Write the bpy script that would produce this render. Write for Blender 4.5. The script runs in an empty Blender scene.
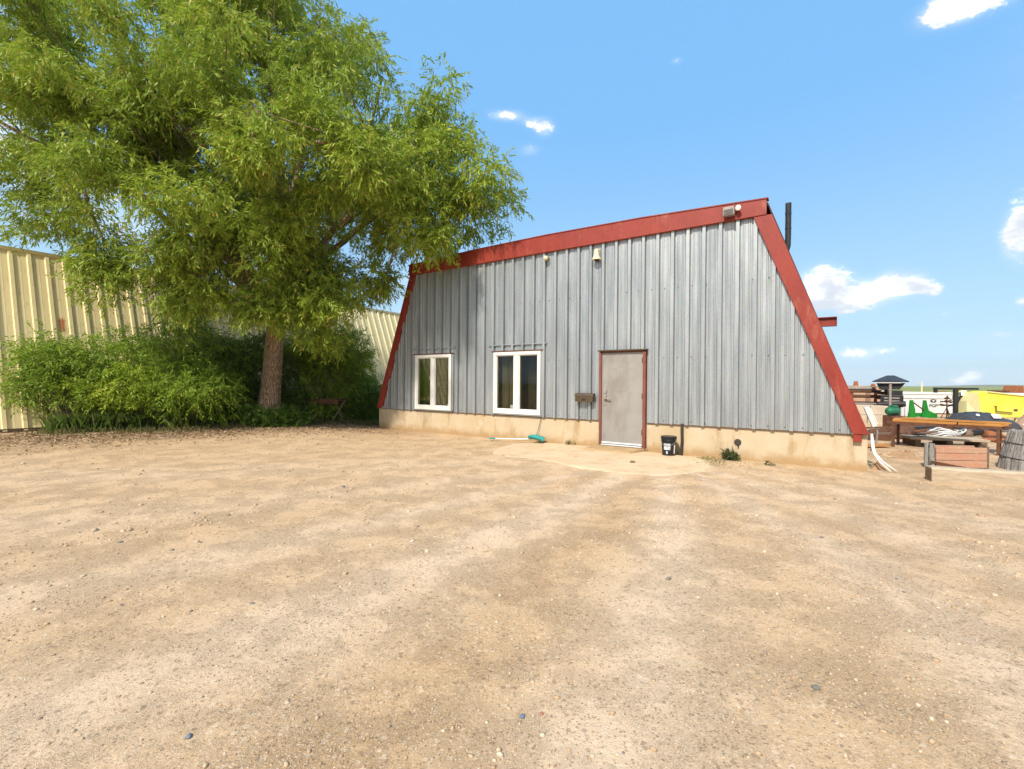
import bpy, bmesh, math, random
import numpy as np
from mathutils import Vector, Matrix, Quaternion
rnd = random.Random(11)
RG = np.random.default_rng(5)
sc = bpy.context.scene
COL = sc.collection
TH = math.radians(33.633)                      # bearing of the metal building's long axis
U = Vector((math.cos(TH), -math.sin(TH), 0))   # along its front wall
NV = Vector((math.sin(TH), math.cos(TH), 0))   # away from its front wall
DF = 10.139                                    # distance of the front wall plane
def W(s, d, z):
    """a point on the building's own grid: s along the front, d behind its plane"""
    p = U*s + NV*(DF+d); return Vector((p.x, p.y, z))

# ------------------------------------------------------------------ materials
class NG:
    def __init__(self, tree):
        self.t = tree; self.n = tree.nodes; self.l = tree.links
    def put(self, sock, v):
        if v is None: return
        if isinstance(v, bpy.types.NodeSocket): self.l.new(v, sock)
        elif isinstance(v, (tuple, list)) and sock.type == 'RGBA' and len(v) == 3: sock.default_value = (*v, 1)
        else: sock.default_value = v
    def node(self, typ, ins=None, **props):
        nd = self.n.new(typ)
        for k, v in props.items(): setattr(nd, k, v)
        for k, v in (ins or {}).items(): self.put(nd.inputs[k], v)
        return nd
    def math(self, op, a, b=None, c=None, clamp=False):
        nd = self.node('ShaderNodeMath', operation=op, use_clamp=clamp)
        for i, v in enumerate((a, b, c)): self.put(nd.inputs[i], v)
        return nd.outputs[0]
    def vmath(self, op, a, b=None):
        nd = self.node('ShaderNodeVectorMath', operation=op)
        self.put(nd.inputs[0], a)
        if b is not None: self.put(nd.inputs[1], b)
        return nd.outputs[0]
    def mix(self, f, a, b, blend='MIX'):
        nd = self.node('ShaderNodeMix', data_type='RGBA', blend_type=blend)
        self.put(nd.inputs[0], f); self.put(nd.inputs[6], a); self.put(nd.inputs[7], b)
        return nd.outputs[2]
    def noise(self, vec, scale, detail=4, rough=.55, dist=0):
        nd = self.node('ShaderNodeTexNoise', {'Vector': vec, 'Scale': scale, 'Detail': detail, 'Roughness': rough, 'Distortion': dist})
        return nd.outputs[0]
    def vor(self, vec, scale, feature='F1', rand=1):
        nd = self.node('ShaderNodeTexVoronoi', {'Vector': vec, 'Scale': scale, 'Randomness': rand}, feature=feature)
        return nd
    def ramp(self, f, lo, hi, a=0., b=1.):
        nd = self.node('ShaderNodeMapRange', {'Value': f, 'From Min': lo, 'From Max': hi, 'To Min': a, 'To Max': b}, interpolation_type='SMOOTHSTEP')
        return nd.outputs[0]
    def mapping(self, vec, scale=(1,1,1), rot=(0,0,0), loc=(0,0,0)):
        nd = self.node('ShaderNodeMapping', {'Vector': vec, 'Scale': scale, 'Rotation': rot, 'Location': loc})
        return nd.outputs[0]
    def obj(self): return self.node('ShaderNodeTexCoord').outputs['Object']
    def sep(self, v):
        return self.node('ShaderNodeSeparateXYZ', {0: v}).outputs
    def bump(self, h, strength=.3, dist=.01, normal=None):
        nd = self.node('ShaderNodeBump', {'Height': h, 'Strength': strength, 'Distance': dist})
        if normal is not None: self.put(nd.inputs['Normal'], normal)
        return nd.outputs[0]
    def surf(self, color, rough=.7, metal=0, normal=None, spec=.4):
        b = self.node('ShaderNodeBsdfPrincipled', {'Base Color': color, 'Roughness': rough, 'Metallic': metal})
        b.inputs['Specular IOR Level'].default_value = spec
        if normal is not None: self.put(b.inputs['Normal'], normal)
        self.out(b.outputs[0]); return b
    def out(self, sh):
        o = self.node('ShaderNodeOutputMaterial'); self.l.new(sh, o.inputs[0])

def newmat(name):
    m = bpy.data.materials.new(name); m.use_nodes = True; m.node_tree.nodes.clear()
    return m, NG(m.node_tree)

def worn(name, c1, c2, scale=3, rough=.7, metal=0, bump=.25, bscale=40, stretch=(1,1,1), spot=None, spot_at=(.62,.7), spot_scale=6, spec=.35, dist=.004):
    """mottled two-colour surface with fine relief and, optionally, patches of a third colour"""
    m, g = newmat(name)
    v = g.mapping(g.obj(), stretch)
    c = g.mix(g.ramp(g.noise(v, scale, 6, .6), .3, .7), c1, c2)
    if spot: c = g.mix(g.ramp(g.noise(v, spot_scale, 6, .65), *spot_at), c, spot)
    fine = g.noise(v, bscale, 5, .6)
    c = g.mix(.35, c, g.mix(g.ramp(fine, .3, .7), (.35,.35,.35), (.65,.65,.65)), 'OVERLAY')
    g.surf(c, g.ramp(fine, .2, .8, max(rough-.12, .05), min(rough+.12, 1)), metal, g.bump(fine, bump, dist), spec)
    return m

def leaf_mat(name, a, b, c, trans=.35):
    m, g = newmat(name)
    geo = g.node('ShaderNodeNewGeometry')
    r = geo.outputs['Random Per Island']
    col = g.mix(g.ramp(r, .0, .65), a, b); col = g.mix(g.ramp(r, .75, 1.), col, c)
    n = g.noise(g.obj(), .9, 3)
    col = g.mix(.6, col, g.mix(g.ramp(n, .35, .65), (.38,.42,.4), (.62,.58,.5)), 'OVERLAY')
    p = g.node('ShaderNodeBsdfPrincipled', {'Base Color': col, 'Roughness': .55}); p.inputs['Specular IOR Level'].default_value = .3
    t = g.node('ShaderNodeBsdfTranslucent', {'Color': g.mix(.5, col, (.22,.30,.03))})
    mx = g.node('ShaderNodeMixShader', {0: trans}); g.l.new(p.outputs[0], mx.inputs[1]); g.l.new(t.outputs[0], mx.inputs[2])
    g.out(mx.outputs[0]); return m

M = {}
M['red'] = worn('red_painted_steel', (.205,.022,.012), (.255,.032,.017), 2.2, .5, 0, .08, 30, stretch=(1,1,.35), spot=(.30,.075,.045), spot_at=(.56,.72), spot_scale=4, spec=.4)
M['red_frame'] = worn('red_primer_frame', (.16,.045,.03), (.20,.062,.04), 4, .65, spot=(.20,.10,.06))
M['concrete'] = None
M['white_pvc'] = worn('white_vinyl', (.66,.64,.58), (.72,.70,.65), 3, .4, 0, .03, 60)
M['dark_metal'] = worn('black_steel', (.018,.018,.020), (.035,.033,.033), 4, .5, .2)
M['rust'] = worn('rusted_steel', (.085,.036,.020), (.15,.068,.036), 5, .85, .1, .4, 50, spot=(.05,.025,.018))
M['rust_lite'] = worn('orange_rust', (.30,.10,.035), (.22,.075,.03), 5, .85, 0, .4, 50)
M['brown_metal'] = worn('brown_enamel', (.06,.040,.02), (.08,.054,.026), 4, .45)
M['cream'] = worn('cream_plastic', (.70,.62,.42), (.62,.53,.33), 6, .5)
M['grey_lamp'] = worn('grey_cast_metal', (.30,.26,.22), (.24,.20,.17), 6, .5, .3)
M['glass_lens'] = worn('dim_lens', (.09,.085,.08), (.13,.12,.11), 6, .15)
M['old_wood'] = worn('weathered_pale_timber', (.48,.38,.265), (.35,.27,.18), 2.0, .9, 0, .6, 14, (1,9,9), spot=(.20,.13,.08), spot_at=(.62,.72), dist=.01)
M['dark_wood'] = worn('dark_aged_timber', (.12,.08,.05), (.19,.13,.085), 2.5, .9, 0, .6, 14, (1,8,8), dist=.01)
M['grey_wood'] = worn('silvered_barrel_wood', (.30,.28,.25), (.17,.155,.14), 3, .9, 0, .7, 16, (7,7,1), spot=(.065,.06,.055), spot_at=(.56,.66), dist=.01)
M['red_wood'] = worn('reddish_boards', (.44,.20,.125), (.41,.26,.165), 2.2, .85, 0, .5, 14, (1,8,8), spot=(.55,.36,.22), spot_at=(.58,.7))
M['orange_wood'] = worn('yellow_stained_planks', (.47,.225,.055), (.36,.155,.04), 2.2, .75, 0, .5, 14, (1,8,8), spot=(.26,.10,.03))
M['yellow'] = worn('yellow_painted_steel', (.62,.54,.045), (.66,.60,.10), 1.4, .5, 0, .05, 20, spot=(.62,.50,.16), spot_at=(.64,.74))
M['yellow_fade'] = worn('faded_yellow_steel', (.62,.58,.34), (.66,.60,.26), 3, .65, 0, .1, 30, spot=(.42,.36,.2))
M['green'] = worn('green_painted_steel', (.010,.16,.022), (.016,.22,.03), 2, .45, 0, .05, 30)
M['dark_green'] = worn('dark_green_enamel', (.012,.10,.045), (.02,.15,.07), 3, .4, 0, .05, 30)
M['white_steel'] = worn('white_painted_steel', (.60,.60,.58), (.54,.53,.50), 1.3, .5, 0, .08, 30, spot=(.52,.48,.42), spot_at=(.66,.76))
M['navy'] = worn('dark_navy_canvas', (.020,.026,.040), (.035,.042,.058), 3, .7)
M['tarp'] = worn('charcoal_tarp', (.030,.033,.040), (.050,.054,.062), 2, .6, 0, .4, 12, dist=.02)
M['pipe_grey'] = worn('grey_pipe', (.34,.31,.28), (.26,.22,.19), 4, .6, .3)
M['block'] = worn('pale_block', (.50,.42,.32), (.42,.34,.25), 3, .95, 0, .4, 30)
M['teal'] = worn('teal_plastic', (.02,.25,.24), (.03,.30,.28), 5, .45, 0, .05, 30)
M['black_plastic'] = worn('black_plastic', (.012,.012,.014), (.020,.020,.022), 5, .35, 0, .05, 40)
M['label_grey'] = worn('worn_label', (.62,.63,.64), (.34,.36,.38), 18, .5)
M['sticker'] = worn('white_sticker', (.72,.70,.66), (.78,.76,.72), 9, .55)
M['soil'] = worn('rusty_soil', (.34,.21,.11), (.27,.15,.075), 4, 1, 0, .8, 25, spot=(.42,.29,.17), spot_at=(.5,.6), dist=.02)
M['pink_soil'] = worn('pinkish_soil', (.44,.28,.19), (.38,.24,.155), 4, 1, 0, .8, 25, dist=.02)
M['drape'] = worn('brown_drape', (.065,.05,.027), (.045,.034,.018), 7, .9, 0, .1, 20, (1,1,.2))
M['blind'] = worn('pale_blind', (.20,.16,.09), (.085,.065,.035), 9, .9, 0, .1, 20, (2.2,1,.12))
M['room'] = worn('brown_room', (.06,.048,.028), (.05,.04,.023), 2, .9)
M['cord'] = worn('black_cord', (.03,.022,.016), (.05,.04,.028), 6, .7)
M['door'] = None
M['stick'] = worn('dead_twig', (.34,.27,.21), (.24,.18,.13), 6, .95)
M['ink'] = worn('dark_stencil_paint', (.05,.05,.055), (.09,.09,.09), 12, .6)

# galvanised cladding
def galv():
    m, g = newmat('galvanised_ribbed_sheet')
    o = g.obj()
    v = g.mapping(o, (1,1,.12))
    streak = g.noise(v, 5, 6, .6)
    sp = g.vor(g.mapping(o, (1,1,.8)), 55).outputs['Color']
    x = g.sep(o)[0]
    pan = g.node('ShaderNodeTexWhiteNoise', {'W': g.math('FLOOR', g.math('DIVIDE', g.math('ADD', x, 0.31), .95))}, noise_dimensions='1D').outputs[0]
    c = g.mix(g.ramp(streak, .3, .7), (.315,.330,.332), (.40,.415,.415))
    c = g.mix(.14, c, g.mix(pan, (.35,.36,.38), (.62,.62,.60)), 'OVERLAY')
    c = g.mix(.10, c, sp, 'OVERLAY')
    c = g.mix(g.ramp(g.noise(g.mapping(o, (1,1,.25)), 1.3, 7, .7), .60, .75, 0, .2), c, (.33,.32,.28))
    g.surf(c, g.ramp(streak, .2, .8, .32, .46), .55, g.bump(g.noise(g.mapping(o,(1,1,.4)), 1.6, 3), .35, .03, g.bump(g.noise(g.mapping(o,(1,1,.3)), 7, 3), .12, .01)), .5)
    return m
M['galv'] = galv()
def conc():
    m, g = newmat('tan_stained_concrete')
    o = g.obj(); x, y, z = g.sep(o)[:3]
    n = g.noise(o, 1.1, 7, .65); f = g.noise(o, 30, 5, .65)
    c = g.mix(g.ramp(n, .32, .68), (.50,.405,.28), (.46,.35,.21))
    c = g.mix(g.ramp(g.noise(g.mapping(o,(1,1,.25)), 2.2, 6, .7), .52, .68, 0, .7), c, (.32,.215,.105))
    c = g.mix(g.ramp(g.noise(o, 3.4, 7, .75, .6), .58, .68, 0, .8), c, (.60,.50,.38))
    low = g.ramp(g.math('ADD', z, g.math('MULTIPLY', g.noise(o, 4, 6, .7), .42)), .22, .46, 1., 0)
    c = g.mix(low, c, (.36,.235,.115))
    # board-form joints
    fr = g.math('ABSOLUTE', g.math('SUBTRACT', g.math('FRACT', g.math('DIVIDE', x, 1.22)), .5))
    c = g.mix(g.math('MULTIPLY', g.ramp(fr, .0, .006, .4, 0), g.ramp(g.noise(o, 1.7, 4), .4, .6)), c, (.28,.2,.13))
    c = g.mix(.4, c, g.mix(f, (.38,.38,.38), (.62,.62,.62)), 'OVERLAY')
    g.surf(c, .92, 0, g.bump(f, .35, .006), .2); return m
M['concrete'] = conc()
def doorm():
    m, g = newmat('scuffed_grey_door')
    o = g.obj(); x, y, z = g.sep(o)[:3]
    c = g.mix(g.ramp(g.noise(o, 2.0, 6, .6), .3, .7), (.258,.240,.216), (.30,.282,.255))
    edge = g.math('MULTIPLY', g.ramp(g.math('ADD', x, g.math('MULTIPLY', g.noise(o, 4, 5), .35)), .16, .42, .75, 0), g.ramp(g.noise(g.mapping(o,(1,1,.5)), 3.2, 5), .38, .6))
    c = g.mix(g.math('MULTIPLY', edge, .6), c, (.17,.14,.12))
    c = g.mix(g.ramp(g.noise(g.mapping(o,(1,1,3)), 3, 7, .75), .64, .72, 0, .6), c, (.20,.17,.145))
    g.surf(c, .55, .1, g.bump(g.noise(o, 5, 3), .1, .01), .4); return m
M['door'] = doorm()
def yellowwall():
    m, g = newmat('yellow_ribbed_sheet')
    o = g.obj(); x, y, z = g.sep(o)[:3]
    n = g.noise(g.mapping(o,(1,1,.12)), 4, 6, .6)
    c = g.mix(g.ramp(n, .3, .7), (.78,.635,.33), (.72,.585,.305))
    c = g.mix(g.ramp(g.noise(g.mapping(o,(1,1,.08)), 9, 6, .7), .56, .70, 0, .55), c, (.52,.37,.15))
    dx = g.math('ABSOLUTE', g.math('SUBTRACT', x, 1.43)); dz = g.math('ABSOLUTE', g.math('SUBTRACT', z, 3.12))
    nn = g.noise(o, 14, 5, .7)
    sx = g.ramp(g.math('ADD', dx, g.math('MULTIPLY', nn, .10)), .08, .16, 1, 0); sz = g.ramp(g.math('ADD', dz, g.math('MULTIPLY', nn, .14)), .20, .34, 1, 0)
    c = g.mix(g.math('MULTIPLY', g.math('MULTIPLY', sx, sz), .85), c, (.42,.10,.03))
    g.surf(c, .5, .05, g.bump(g.noise(o, 5, 3), .08, .01), .4); return m
M['ywall'] = yellowwall()
def glassm():
    m, g = newmat('window_glass')
    fr = g.node('ShaderNodeFresnel', {'IOR': 1.5}).outputs[0]
    t = g.node('ShaderNodeBsdfTransparent', {'Color': (.86,.88,.84)}); gl = g.node('ShaderNodeBsdfGlossy', {'Color': (.9,.9,.88), 'Roughness': .03, 'Normal': g.bump(g.noise(g.obj(), 2.2, 2), .05, .02)})
    mx = g.node('ShaderNodeMixShader', {0: g.math('ADD', g.math('MULTIPLY', fr, .38), .005)})
    g.l.new(t.outputs[0], mx.inputs[1]); g.l.new(gl.outputs[0], mx.inputs[2]); g.out(mx.outputs[0]); return m
M['glass'] = glassm()
def bark():
    m, g = newmat('furrowed_bark')
    o = g.obj(); v = g.mapping(g.vmath('ADD', o, g.vmath('MULTIPLY', g.node('ShaderNodeTexNoise', {'Vector': o, 'Scale': 7.0}).outputs['Color'], (.10,.10,.3))), (1,1,.13))
    a = g.vor(v, 26, 'DISTANCE_TO_EDGE').outputs[0]
    n = g.noise(v, 22, 8, .7)
    h = g.math('ADD', g.ramp(a, 0, .25), g.math('MULTIPLY', n, .8))
    c = g.mix(g.ramp(h, .4, 1.2), (.20,.125,.075), (.54,.375,.245))
    c = g.mix(g.ramp(g.noise(o, 2.5, 4), .45, .7, 0, .5), c, (.34,.27,.2))
    g.surf(c, .95, 0, g.bump(h, .9, .03), .15); return m
M['bark'] = bark()
def groundm():
    m, g = newmat('dry_dirt_and_gravel')
    o = g.obj(); x, y, z = g.sep(o)[:3]
    big = g.noise(o, .33, 6, .62, .6); mid = g.noise(o, 1.5, 7, .68)
    c = g.mix(g.ramp(g.math('ADD', g.math('MULTIPLY', big, .75), g.math('MULTIPLY', mid, .25)), .34, .66), (.520,.345,.195), (.562,.390,.232))
    # paler packed wheel lanes fanning out from the slab before the door, orange loose dirt between them
    px = g.math('SUBTRACT', x, 3.1); py = g.math('SUBTRACT', 10.2, y)
    rad = g.math('SQRT', g.math('ADD', g.math('MULTIPLY', px, px), g.math('MULTIPLY', py, py)))
    ang = g.math('ADD', g.math('ARCTAN2', px, py), g.math('MULTIPLY', g.math('SUBTRACT', g.noise(o, .4, 4, .6), .5), .13))
    ang = g.math('ADD', ang, g.math('MULTIPLY', rad, .012))
    tr = None
    for a0, wd, am in ((-.86,.08,.5),(-.64,.05,.65),(-.44,.06,1.),(-.20,.055,1.),(.03,.06,.85),(.21,.06,.65),(.46,.07,.5),(-1.15,.10,.4)):
        d_ = g.math('MULTIPLY', g.math('SUBTRACT', ang, a0), 1/wd)
        e_ = g.math('MULTIPLY', g.math('EXPONENT', g.math('MULTIPLY', g.math('MULTIPLY', d_, d_), -1)), am)
        tr = e_ if tr is None else g.math('ADD', tr, e_)
    tr = g.math('MULTIPLY', tr, g.ramp(g.noise(o, .7, 8, .7), .30, .62, .60, 1))
    tr = g.math('MULTIPLY', tr, g.ramp(rad, .8, 2.6), clamp=True)
    c = g.mix(g.math('MULTIPLY', tr, .80), c, (.655,.495,.345))
    wg = g.math('MULTIPLY', g.math('ADD', ang, .315), 1/.05)
    wg = g.math('EXPONENT', g.math('MULTIPLY', g.math('MULTIPLY', wg, wg), -1))
    c = g.mix(g.math('MULTIPLY', g.math('MULTIPLY', wg, g.ramp(rad, 3.5, 6)), .45), c, (.43,.27,.135))
    loose = g.math('MULTIPLY', g.ramp(g.noise(g.mapping(o, loc=(3,1,0)), .22, 9, .72, .3), .46, .66), g.math('SUBTRACT', 1, tr))
    c = g.mix(g.math('MULTIPLY', loose, .22), c, (.44,.285,.15))
    c = g.mix(g.ramp(g.noise(g.mapping(o, loc=(7,3,0)), .27, 9, .76), .54, .74, 0, .3), c, (.62,.465,.305))
    # gravel speckle at three sizes
    for sc_, th, amt, dk, lt in ((30, .64, .55, (.23,.155,.095), (.68,.54,.39)), (66, .50, .68, (.23,.15,.09), (.68,.54,.38)), (140, .42, .65, (.27,.18,.10), (.67,.52,.36))):
        vo = g.vor(o, sc_); r = g.sep(vo.outputs['Color'])
        sel = g.ramp(g.math('ADD', r[0], g.math('MULTIPLY', g.math('SUBTRACT', g.noise(o, 1.3, 5, .7), .5), 1.2)), th, th+.12)
        inside = g.ramp(vo.outputs['Distance'], .28, .5, 1, 0)
        pc = g.mix(g.ramp(r[1], .35, .75), dk, lt)
        c = g.mix(g.math('MULTIPLY', g.math('MULTIPLY', sel, inside), amt), c, pc)
    dist = g.math('SQRT', g.math('ADD', g.math('MULTIPLY', x, x), g.math('MULTIPLY', y, y)))
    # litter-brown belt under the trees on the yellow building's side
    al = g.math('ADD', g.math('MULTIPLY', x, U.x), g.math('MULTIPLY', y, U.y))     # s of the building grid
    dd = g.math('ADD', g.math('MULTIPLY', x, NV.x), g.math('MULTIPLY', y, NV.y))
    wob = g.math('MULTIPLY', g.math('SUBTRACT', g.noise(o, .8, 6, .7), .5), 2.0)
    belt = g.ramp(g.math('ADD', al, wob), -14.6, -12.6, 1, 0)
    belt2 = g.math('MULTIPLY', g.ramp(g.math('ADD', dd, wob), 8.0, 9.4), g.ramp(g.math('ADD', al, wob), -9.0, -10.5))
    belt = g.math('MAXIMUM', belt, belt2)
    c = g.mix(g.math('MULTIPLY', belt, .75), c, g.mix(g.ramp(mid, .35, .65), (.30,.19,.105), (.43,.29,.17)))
    fld = g.mix(g.ramp(g.noise(o, .02, 5, .6), .4, .6), (.26,.25,.075), (.15,.19,.055))
    c = g.mix(g.ramp(g.math('ADD', dist, g.math('MULTIPLY', wob, 6)), 55, 75), c, fld)
    h = g.math('ADD', g.noise(o, 22, 8, .72), g.math('MULTIPLY', g.math('MULTIPLY', g.ramp(g.vor(g.vmath('ADD', o, g.node('ShaderNodeTexNoise', {'Vector': o, 'Scale': 14.0, 'Detail': 3.0}).outputs['Color']), 42).outputs['Distance'], .1, .6, .5, 0), g.ramp(g.noise(o, 1.9, 5, .7), .4, .6)), .8))
    h = g.math('ADD', h, g.math('MULTIPLY', g.noise(o, 120, 3, .7), .35))
    g.surf(c, .95, 0, g.bump(h, .8, .018), .15); return m
M['ground'] = groundm()
def pebm():
    m, g = newmat('mixed_pebbles')
    r = g.node('ShaderNodeNewGeometry').outputs['Random Per Island']
    c = g.mix(g.ramp(r, 0, .5), (.48,.35,.22), (.40,.27,.16)); c = g.mix(g.ramp(r, .60, .78), c, (.55,.44,.31)); c = g.mix(g.ramp(r, .86, .93), c, (.27,.20,.145)); c = g.mix(g.ramp(r, .985, .99), c, (.17,.16,.16))
    n = g.noise(g.obj(), 90, 4)
    c = g.mix(.4, c, g.mix(n, (.3,.3,.3), (.7,.7,.7)), 'OVERLAY')
    g.surf(c, .9, 0, g.bump(n, .3, .004), .2); return m
M['pebble'] = pebm()
def littm():
    m, g = newmat('dry_leaf_litter')
    r = g.node('ShaderNodeNewGeometry').outputs['Random Per Island']
    c = g.mix(g.ramp(r, 0, .5), (.36,.245,.14), (.25,.165,.09)); c = g.mix(g.ramp(r, .6, 1.), c, (.50,.37,.23))
    g.surf(c, .95, 0, None, .15); return m
M['litter'] = littm()
M['leaf'] = leaf_mat('willow_leaf', (.21,.32,.026), (.31,.40,.044), (.46,.41,.10), .36)
M['leaf_bush'] = leaf_mat('shrub_leaf', (.155,.27,.022), (.235,.34,.032), (.34,.38,.055), .42)
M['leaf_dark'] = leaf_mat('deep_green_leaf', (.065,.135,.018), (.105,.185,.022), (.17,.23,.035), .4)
M['leaf_yellow'] = leaf_mat('light_green_leaf', (.25,.37,.024), (.34,.43,.038), (.44,.45,.07), .45)
M['moss'] = leaf_mat('dark_olive_leaf', (.030,.045,.012), (.05,.065,.018), (.10,.10,.04), .15)
M['grass'] = leaf_mat('tall_grass', (.085,.145,.022), (.12,.18,.03), (.28,.24,.09), .3)
M['dry_grass'] = leaf_mat('dry_weed', (.24,.20,.09), (.18,.17,.06), (.34,.28,.14), .2)

# ------------------------------------------------------------------ mesh helpers
class MB:
    def __init__(self): self.v = []; self.f = []
    def add(self, vs, fs):
        k = len(self.v); self.v += [tuple(p) for p in vs]; self.f += [tuple(i+k for i in q) for q in fs]; return self
    def box(self, c, s, rot=None):
        x, y, z = (q/2 for q in s)
        vs = [Vector(p) for p in ((-x,-y,-z),(x,-y,-z),(x,y,-z),(-x,y,-z),(-x,-y,z),(x,-y,z),(x,y,z),(-x,y,z))]
        if rot is not None: vs = [rot @ p for p in vs]
        c = Vector(c)
        return self.add([p+c for p in vs], [(0,3,2,1),(4,5,6,7),(0,1,5,4),(1,2,6,5),(2,3,7,6),(3,0,4,7)])
    def beam(self, a, b, w, h, up=(0,0,1)):
        a, b = Vector(a), Vector(b); d = (b-a); L = d.length; d.normalize()
        side = d.cross(Vector(up)); side = side.normalized() if side.length > 1e-4 else Vector((1,0,0)); u = side.cross(d)
        R = Matrix((d, -side, u)).transposed()
        return self.box((a+b)/2, (L, w, h), R)
    def tube(self, pts, r, n=10, caps=True):
        pts = [Vector(p) for p in pts]; m = len(pts)
        rs = r if isinstance(r, (list, tuple)) else [r]*m
        k = len(self.v); prev = None
        for i, p in enumerate(pts):
            t = (pts[min(i+1,m-1)]-pts[max(i-1,0)]).normalized()
            if prev is None:
                a = t.orthogonal().normalized()
            else:
                a = (prev - t*prev.dot(t)).normalized()
            prev = a; b = t.cross(a)
            for j in range(n):
                an = 2*math.pi*j/n
                self.v.append(tuple(p+(a*math.cos(an)+b*math.sin(an))*rs[i]))
        for i in range(m-1):
            for j in range(n):
                self.f.append((k+i*n+j, k+i*n+(j+1)%n, k+(i+1)*n+(j+1)%n, k+(i+1)*n+j))
        if caps:
            self.f.append(tuple(k+j for j in reversed(range(n)))); self.f.append(tuple(k+(m-1)*n+j for j in range(n)))
        return self
    def lathe(self, prof, c=(0,0,0), n=28, close=True):
        k = len(self.v); m = len(prof)
        for r, z in prof:
            for j in range(n):
                an = 2*math.pi*j/n; self.v.append((c[0]+r*math.cos(an), c[1]+r*math.sin(an), c[2]+z))
        for i in range(m-1):
            for j in range(n):
                self.f.append((k+i*n+j, k+i*n+(j+1)%n, k+(i+1)*n+(j+1)%n, k+(i+1)*n+j))
        if close:
            self.f.append(tuple(k+j for j in reversed(range(n)))); self.f.append(tuple(k+(m-1)*n+j for j in range(n)))
        return self
    def prism(self, poly, y0, y1):
        """poly in (x,z) extruded along y"""
        n = len(poly)
        vs = [(x,y0,z) for x,z in poly]+[(x,y1,z) for x,z in poly]
        return self.add(vs, [tuple(range(n)), tuple(range(2*n-1,n-1,-1))]+[(i,i+n,(i+1)%n+n,(i+1)%n) for i in range(n)])
    def build(self, name, mat, parent=None, loc=(0,0,0), rz=0, bevel=0, smooth=False, segs=2):
        me = bpy.data.meshes.new(name); me.from_pydata(self.v, [], self.f); me.update()
        bm = bmesh.new(); bm.from_mesh(me); bmesh.ops.recalc_face_normals(bm, faces=bm.faces); bm.to_mesh(me); bm.free()
        o = bpy.data.objects.new(name, me); COL.objects.link(o)
        if mat: me.materials.append(mat)
        o.location = loc; o.rotation_euler = (0,0,rz)
        if parent: o.parent = parent
        if smooth: me.polygons.foreach_set('use_smooth', [True]*len(me.polygons))
        if bevel:
            b = o.modifiers.new('edge', 'BEVEL'); b.width = bevel; b.segments = segs; b.limit_method = 'ANGLE'
        return o
def tag(o, label=None, cat=None, group=None, kind=None):
    for k, v in (('label',label),('category',cat),('group',group),('kind',kind)):
        if v: o[k] = v
    return o
def thing(name, label, cat, loc=(0,0,0), rz=0, group=None):
    o = bpy.data.objects.new(name, None); COL.objects.link(o); o.empty_display_size = .1
    o.location = loc; o.rotation_euler = (0,0,rz); return tag(o, label, cat, group)
def npmesh(name, V, F, mat, parent=None, loc=(0,0,0), smooth=False):
    """V (n,3), F (m,k) all faces of k corners"""
    me = bpy.data.meshes.new(name); V = np.asarray(V, np.float32); F = np.asarray(F, np.int32); k = F.shape[1]
    me.vertices.add(len(V)); me.vertices.foreach_set('co', V.ravel())
    me.loops.add(F.size); me.loops.foreach_set('vertex_index', F.ravel())
    me.polygons.add(len(F)); me.polygons.foreach_set('loop_start', np.arange(0, F.size, k, dtype=np.int32))
    me.update(calc_edges=True); me.validate()
    if smooth: me.polygons.foreach_set('use_smooth', np.ones(len(F), bool))
    me.materials.append(mat); o = bpy.data.objects.new(name, me); COL.objects.link(o); o.location = loc
    if parent: o.parent = parent
    return o
def text_mesh(name, body, size, mat, parent, loc, rot, depth=.004):
    cu = bpy.data.curves.new(name, 'FONT'); cu.body = body; cu.size = size; cu.extrude = depth; cu.align_x = 'CENTER'; cu.align_y = 'CENTER'; cu.offset = .006
    tmp = bpy.data.objects.new(name, cu); COL.objects.link(tmp)
    me = bpy.data.meshes.new_from_object(tmp.evaluated_get(bpy.context.evaluated_depsgraph_get()))
    bpy.data.objects.remove(tmp); o = bpy.data.objects.new(name, me); COL.objects.link(o); me.materials.clear(); me.materials.append(mat)
    o.parent = parent; o.location = loc; o.rotation_euler = rot; return o
def unit(a): return a/np.maximum(np.linalg.norm(a, axis=-1, keepdims=True), 1e-9)

# ------------------------------------------------------------------ ground, hills, slab
def gh(x, y):
    x = np.asarray(x, float); y = np.asarray(y, float); r = np.hypot(x, y)
    h = .012*np.sin(x*.9+1.3*np.sin(y*.55))*np.cos(y*.8+.7) + .007*np.sin(2.3*x+1.1*y)*np.sin(1.9*y-.8*x) + .004*np.sin(5.1*x-2.2*y+np.sin(3*y))*np.sin(4.3*y+1.7*x)
    h += .0025*np.sin(13.1*x+4*np.sin(3.7*y))*np.sin(11.7*y+3*np.sin(4.1*x)) + .0015*np.sin(31*x+5*np.sin(7*y))*np.sin(29*y+5*np.sin(9*x))
    # shallow wheel ruts that leave the slab
    a = np.arctan2(x-3.0, 11.0-y)
    for a0 in (-.55, -.33, .12, .36): h -= .012*np.exp(-((a-a0)/.045)**2)*np.clip((11-y)/3, 0, 1)
    s = x*U.x+y*U.y; d = x*NV.x+y*NV.y
    h += .10*np.clip((-13.2-s)/2.2, 0, 1)*np.clip((60-r)/30, 0, 1)            # soil banked under the trees
    near = np.clip((25-r)/10, .3, 1); h = h*near
    h -= np.clip(r-60, 0, 900)*.0012                                         # the plain drops away from the lot
    return h
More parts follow.
